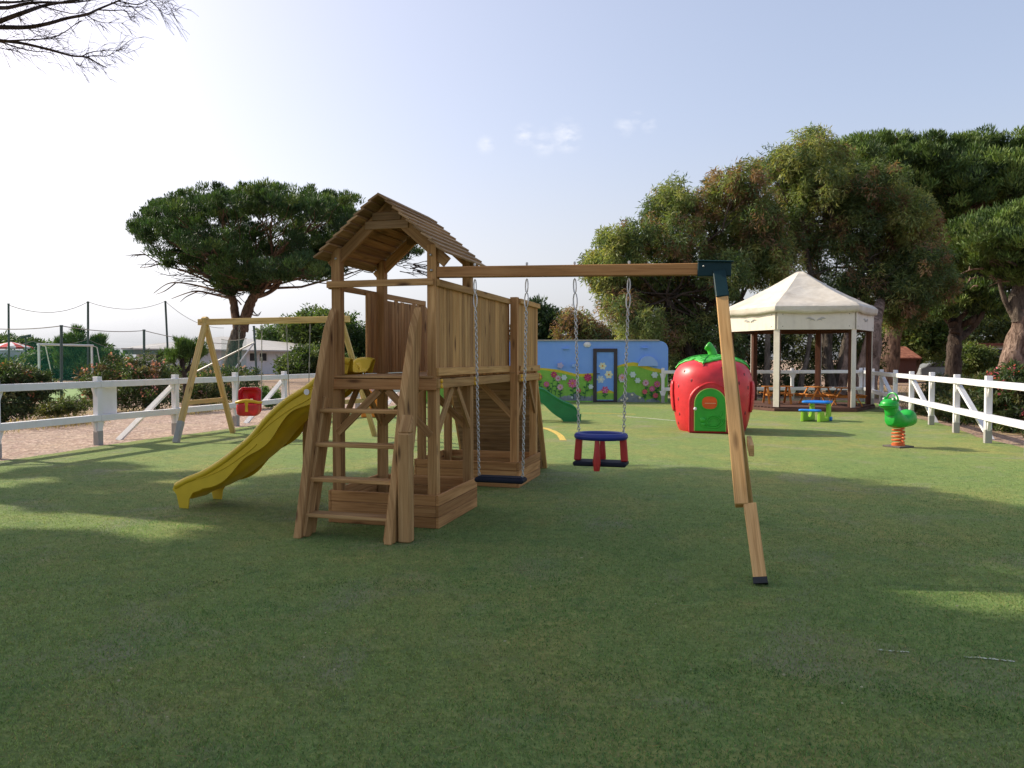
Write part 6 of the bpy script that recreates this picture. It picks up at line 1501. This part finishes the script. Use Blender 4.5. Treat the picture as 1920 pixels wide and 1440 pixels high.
bush('round bright bush in front of the cream cottage', [blob_at(x, y, rx, ry, 48, 1.2) for x, y, rx, ry in ((1822, 668, 26, 24), (1845, 672, 20, 18), (1810, 682, 24, 20), (1840, 690, 34, 16))], 180, .38, 50, [(.10, .14, .04), (.15, .19, .06), (.06, .09, .03)], None, ln=.22, wd=.08)
bush('dark shaded thicket beside the parked car', [blob_at(x, y, rx, ry, 62, 2) for x, y, rx, ry in ((1680, 640, 40, 30), (1720, 670, 36, 26), (1650, 640, 40, 40), (1700, 690, 34, 14), (1760, 672, 40, 20))], 220, .6, 44, DARK, None, ln=.3, wd=.11)
bush('dark bush spilling through the right fence rails', [blob_at(x, y, rx, ry, 21.5 + d, .8) for x, y, rx, ry, d in ((1790, 765, 30, 30, -2), (1755, 752, 26, 30, 1), (1770, 720, 20, 16, 3), (1815, 770, 30, 26, -3), (1735, 770, 22, 20, 0), (1830, 735, 26, 26, -1), (1800, 735, 24, 24, 0))], 280, .22, 50, [(.035, .055, .022), (.06, .085, .03), (.10, .10, .045)], None, ln=.14, wd=.035)
bush('oleander with bright pink flower heads at the right picture edge', [blob_at(x, y, rx, ry, 16.2 + d, .6) for x, y, rx, ry, d in ((1890, 735, 30, 44, .3), (1925, 740, 36, 50, 0), (1880, 775, 30, 34, .6), (1915, 790, 34, 34, 0), (1905, 705, 22, 20, .5), (1950, 720, 30, 40, 0), (1868, 712, 18, 14, 1.2))], 330, .16, 52, OLE, OW, ln=.15, wd=.032, name='oleander_bush', flowers=(12, (.62, .14, .19)), group='oleander bushes')
# straw grass tufts outside the fences: uncountable ground cover
def straw(n, x0, x1, name='dry_grass'):
    nn = RNG.uniform(*x0, n); vv = RNG.uniform(*x1, n); f = np.sin(nn * 2.1 + vv) + np.sin(vv * 1.7 - nn) + RNG.normal(size=n) * .5; k = f > .5; nn, vv = nn[k], vv[k]; m = len(nn)
    cen = np.array(U)[None] * nn[:, None] + np.array(V)[None] * vv[:, None]; h = RNG.uniform(.08, .34, m); d = np.stack([RNG.normal(size=m) * .5, RNG.normal(size=m) * .5, np.ones(m)], 1); cen[:, 2] = h * .45
    c = np.where(RNG.random((m, 1)) < .75, np.array([.36, .27, .13]), np.array([.13, .14, .05])) * RNG.uniform(.6, 1.25, (m, 1))
    tag(leaf_mesh(name, M['leaf'], None, cen, d, h, .014, c), None, None, None, 'stuff')
straw(16000, (5.25, 10), (8, 34)); straw(9000, (-15.6, -14.2), (10, 30)); straw(16000, (-2, 14), (32, 44))

# --- the pine whose dry lower branches hang in at the top left; its crown is above and left of the picture and shades the foreground
TB_ = Vector((-13.3, 11.8, 0))
FP = thing('umbrella_pine', 'pine with bare dry lower branches reaching in at the top left corner', 'pine tree', TB_)
trunk(FP, [TB_ + Vector((0, 0, -.1)), TB_ + Vector((.2, .1, 3)), TB_ + Vector((.1, .2, 6.5)), TB_ + Vector((.5, .3, 9.5))], [.46, .38, .32, .22], M['bark_pine'])
YT = 15.0
def tz(x, y, dY=0): return AT(x / 4.8, y / 4.8, YT + dY)
dead = [[(-500, 330), (-160, 250), (0, 190), (220, 110), (400, 50), (600, 15), (900, -30)], [(-500, 320), (-200, 250), (0, 245), (240, 245), (420, 215), (600, 165), (780, 130), (880, 85), (1060, 10), (1200, -50)],
        [(-500, 360), (-200, 350), (0, 365), (200, 390), (420, 440), (640, 500), (780, 515), (880, 570), (960, 610)], [(0, 368), (180, 362), (430, 345), (560, 300), (690, 210), (735, 180)], [(740, 505), (820, 470), (920, 458), (1060, 455), (1110, 440)], [(780, 512), (850, 500), (960, 505), (1060, 460), (1150, 482)],
        [(880, 88), (1000, 95), (1120, 95), (1170, 150), (1210, 170)], [(1060, 10), (1240, 40), (1350, -5), (1480, 20), (1555, 40)], [(1340, -10), (1420, 70), (1490, 125), (1570, 118)], [(400, 60), (520, 95), (680, 125), (755, 92)], [(780, 135), (850, 180), (950, 205), (1110, 205)], [(0, 375), (150, 425), (300, 460), (430, 470), (520, 505)],
        [(-100, 60), (60, 70), (250, 30), (420, 20), (620, 25), (820, 5)], [(-60, 20), (120, 20), (260, 5), (420, -10)], [(240, 245), (330, 310), (430, 340), (530, 350)], [(640, 500), (690, 580), (740, 610)], [(-60, 420), (40, 440), (170, 470), (300, 525)], [(180, 110), (180, 160), (235, 235)], [(1000, 20), (1120, 60), (1270, 60), (1320, 40)]]
wd_ = [.062, .052, .040, .018, .012, .011, .013, .013, .010, .014, .012, .016, .042, .03, .010, .008, .011, .012, .012]
random.seed(123)
dl = MB()
for di_, (pl, r) in enumerate(zip(dead, wd_)):
    dy = [random.uniform(-.5, .5) for _ in pl]; path = smooth_path([tz(x, y, d) for (x, y), d in zip(pl, dy)], 6); m = len(path)
    dl.tube([p - TB_ for p in path], [max(.003, r * (1 - .8 * i / (m - 1))) for i in range(m)], 6)
    for k in range(int(6 + m * .55)):         # twigs
        i = random.randrange(2, m - 1); p = path[i]; t = norm(path[i + 1 if i + 1 < m else i] - path[i - 1])
        L_ = random.uniform(.14, .62); sg = random.choice((-1, 1)); d = norm(t * random.uniform(.4, 1.1) + Vector((0, random.uniform(-.5, .5), sg * random.uniform(.2, .8))))
        q = [p]; 
        for s_ in range(5): d = norm(d + Vector((.09, random.uniform(-.22, .22), random.uniform(-.28, .22)))); q.append(q[-1] + d * L_ / 5)
        dl.tube([a - TB_ for a in q], [.0048, .0042, .0036, .003, .0025, .002], 4, caps=False)
        for e in range(1):
            j = random.randrange(2, 5); d2 = norm(d + Vector((random.uniform(-.3, .5), random.uniform(-.5, .5), random.uniform(-.9, .7)))); s2 = q[j]; L2_ = L_ * random.uniform(.25, .5); dl.tube([s2 - TB_, s2 + d2 * L2_ * .5 - TB_, s2 + norm(d2 + Vector((.1, 0, -.25))) * L2_ - TB_], [.0042, .0034, .0024], 4, caps=False)
dl.build('dry_branch', M['bark_dark'], FP, smooth=True)
# crown: clumps set where the foreground shade asks for them, between 9.6 and 13 m up, none inside the picture
S_ = np.array(SUN_DIR) / SUN_DIR.z
cc = []
def want(x, y):
    """shade wanted on the turf at (x, y)?"""
    if x < -3 and y > 6.9 + .6 * math.sin(x * 2.3): return False
    e = ((x - .4) / 5.2) ** 2 + ((y - 5.0) / 6.2) ** 2
    if e < 1 and not (2.2 < x and 4.3 < y < 5.8 and x < 6): return True
    if -6.5 < x <= 1 and -2 < y < 6.1 + .8 * math.sin(x * 1.7) + max(0, x + 3) * .35: return True
    return y < 3.2 and -6 < x < 6 and y > -6
tries = 0
while len(cc) < 520 and tries < 30000:
    tries += 1
    x = random.uniform(-6.5, 6.5); y = random.uniform(-6, 11.6)
    if not want(x, y): continue
    g = math.sin(x * 2.1 + 1.3 * math.sin(y * 1.1)) * math.sin(y * 1.9 + x * .6)
    if g > .86 and y > 5.5: continue
    z = random.uniform(9.8, 13.2) if y > 5 else random.uniform(9.2, 12.5)
    p = np.array([x, y, 0]) + S_ * z; X_, Y_, zc = PX(p)
    if zc > 0 and -90 < X_ < 2010 and -70 < Y_ < 1500: continue
    cc.append(p)
n_main = len(cc)
for k in range(34):
    t = random.random(); x = -6.7 + 2.4 * t + random.gauss(0, .28); y = 11.6 - 3.4 * t + random.gauss(0, .3)
    if random.random() < .4: x, y = random.uniform(-7.5, -2.0), random.choice((8.6, 9.3, 10.2)) + random.gauss(0, .06)
    z = random.uniform(10, 12); p = np.array([x, y, 0]) + S_ * z; X_, Y_, zc = PX(p)
    if zc > 0 and -90 < X_ < 2010 and -70 < Y_ < 1500: continue
    cc.append(p)
cc = np.array(cc)
c, d, co = leaves_from(cc, np.where(np.arange(len(cc)) < n_main, .75, .26) * RNG.uniform(.7, 1.2, len(cc)), 110, PINE, PINEW, 'pine')
ok = []
leaf_mesh('crown', M['needle'], FP, c - np.array(TB_), d, .46 * RNG.uniform(.7, 1.3, len(c)), .17, co)
lb_ = MB()
tops_ = TB_ + Vector((.5, .3, 9.3))
for k in range(0, len(cc), 9):
    pth = branch_path(tops_, Vector(cc[k]), -.04, .04, 6)
    if any(zc > 0 and -20 < X_ < 1940 and -20 < Y_ < 1460 for X_, Y_, zc in (PX(p) for p in pth)): continue
    lb_.tube([p - TB_ for p in pth], [.16, .13, .11, .08, .06, .04, .02], 6)
lb_.build('limb', M['bark_pine'], FP, smooth=True)
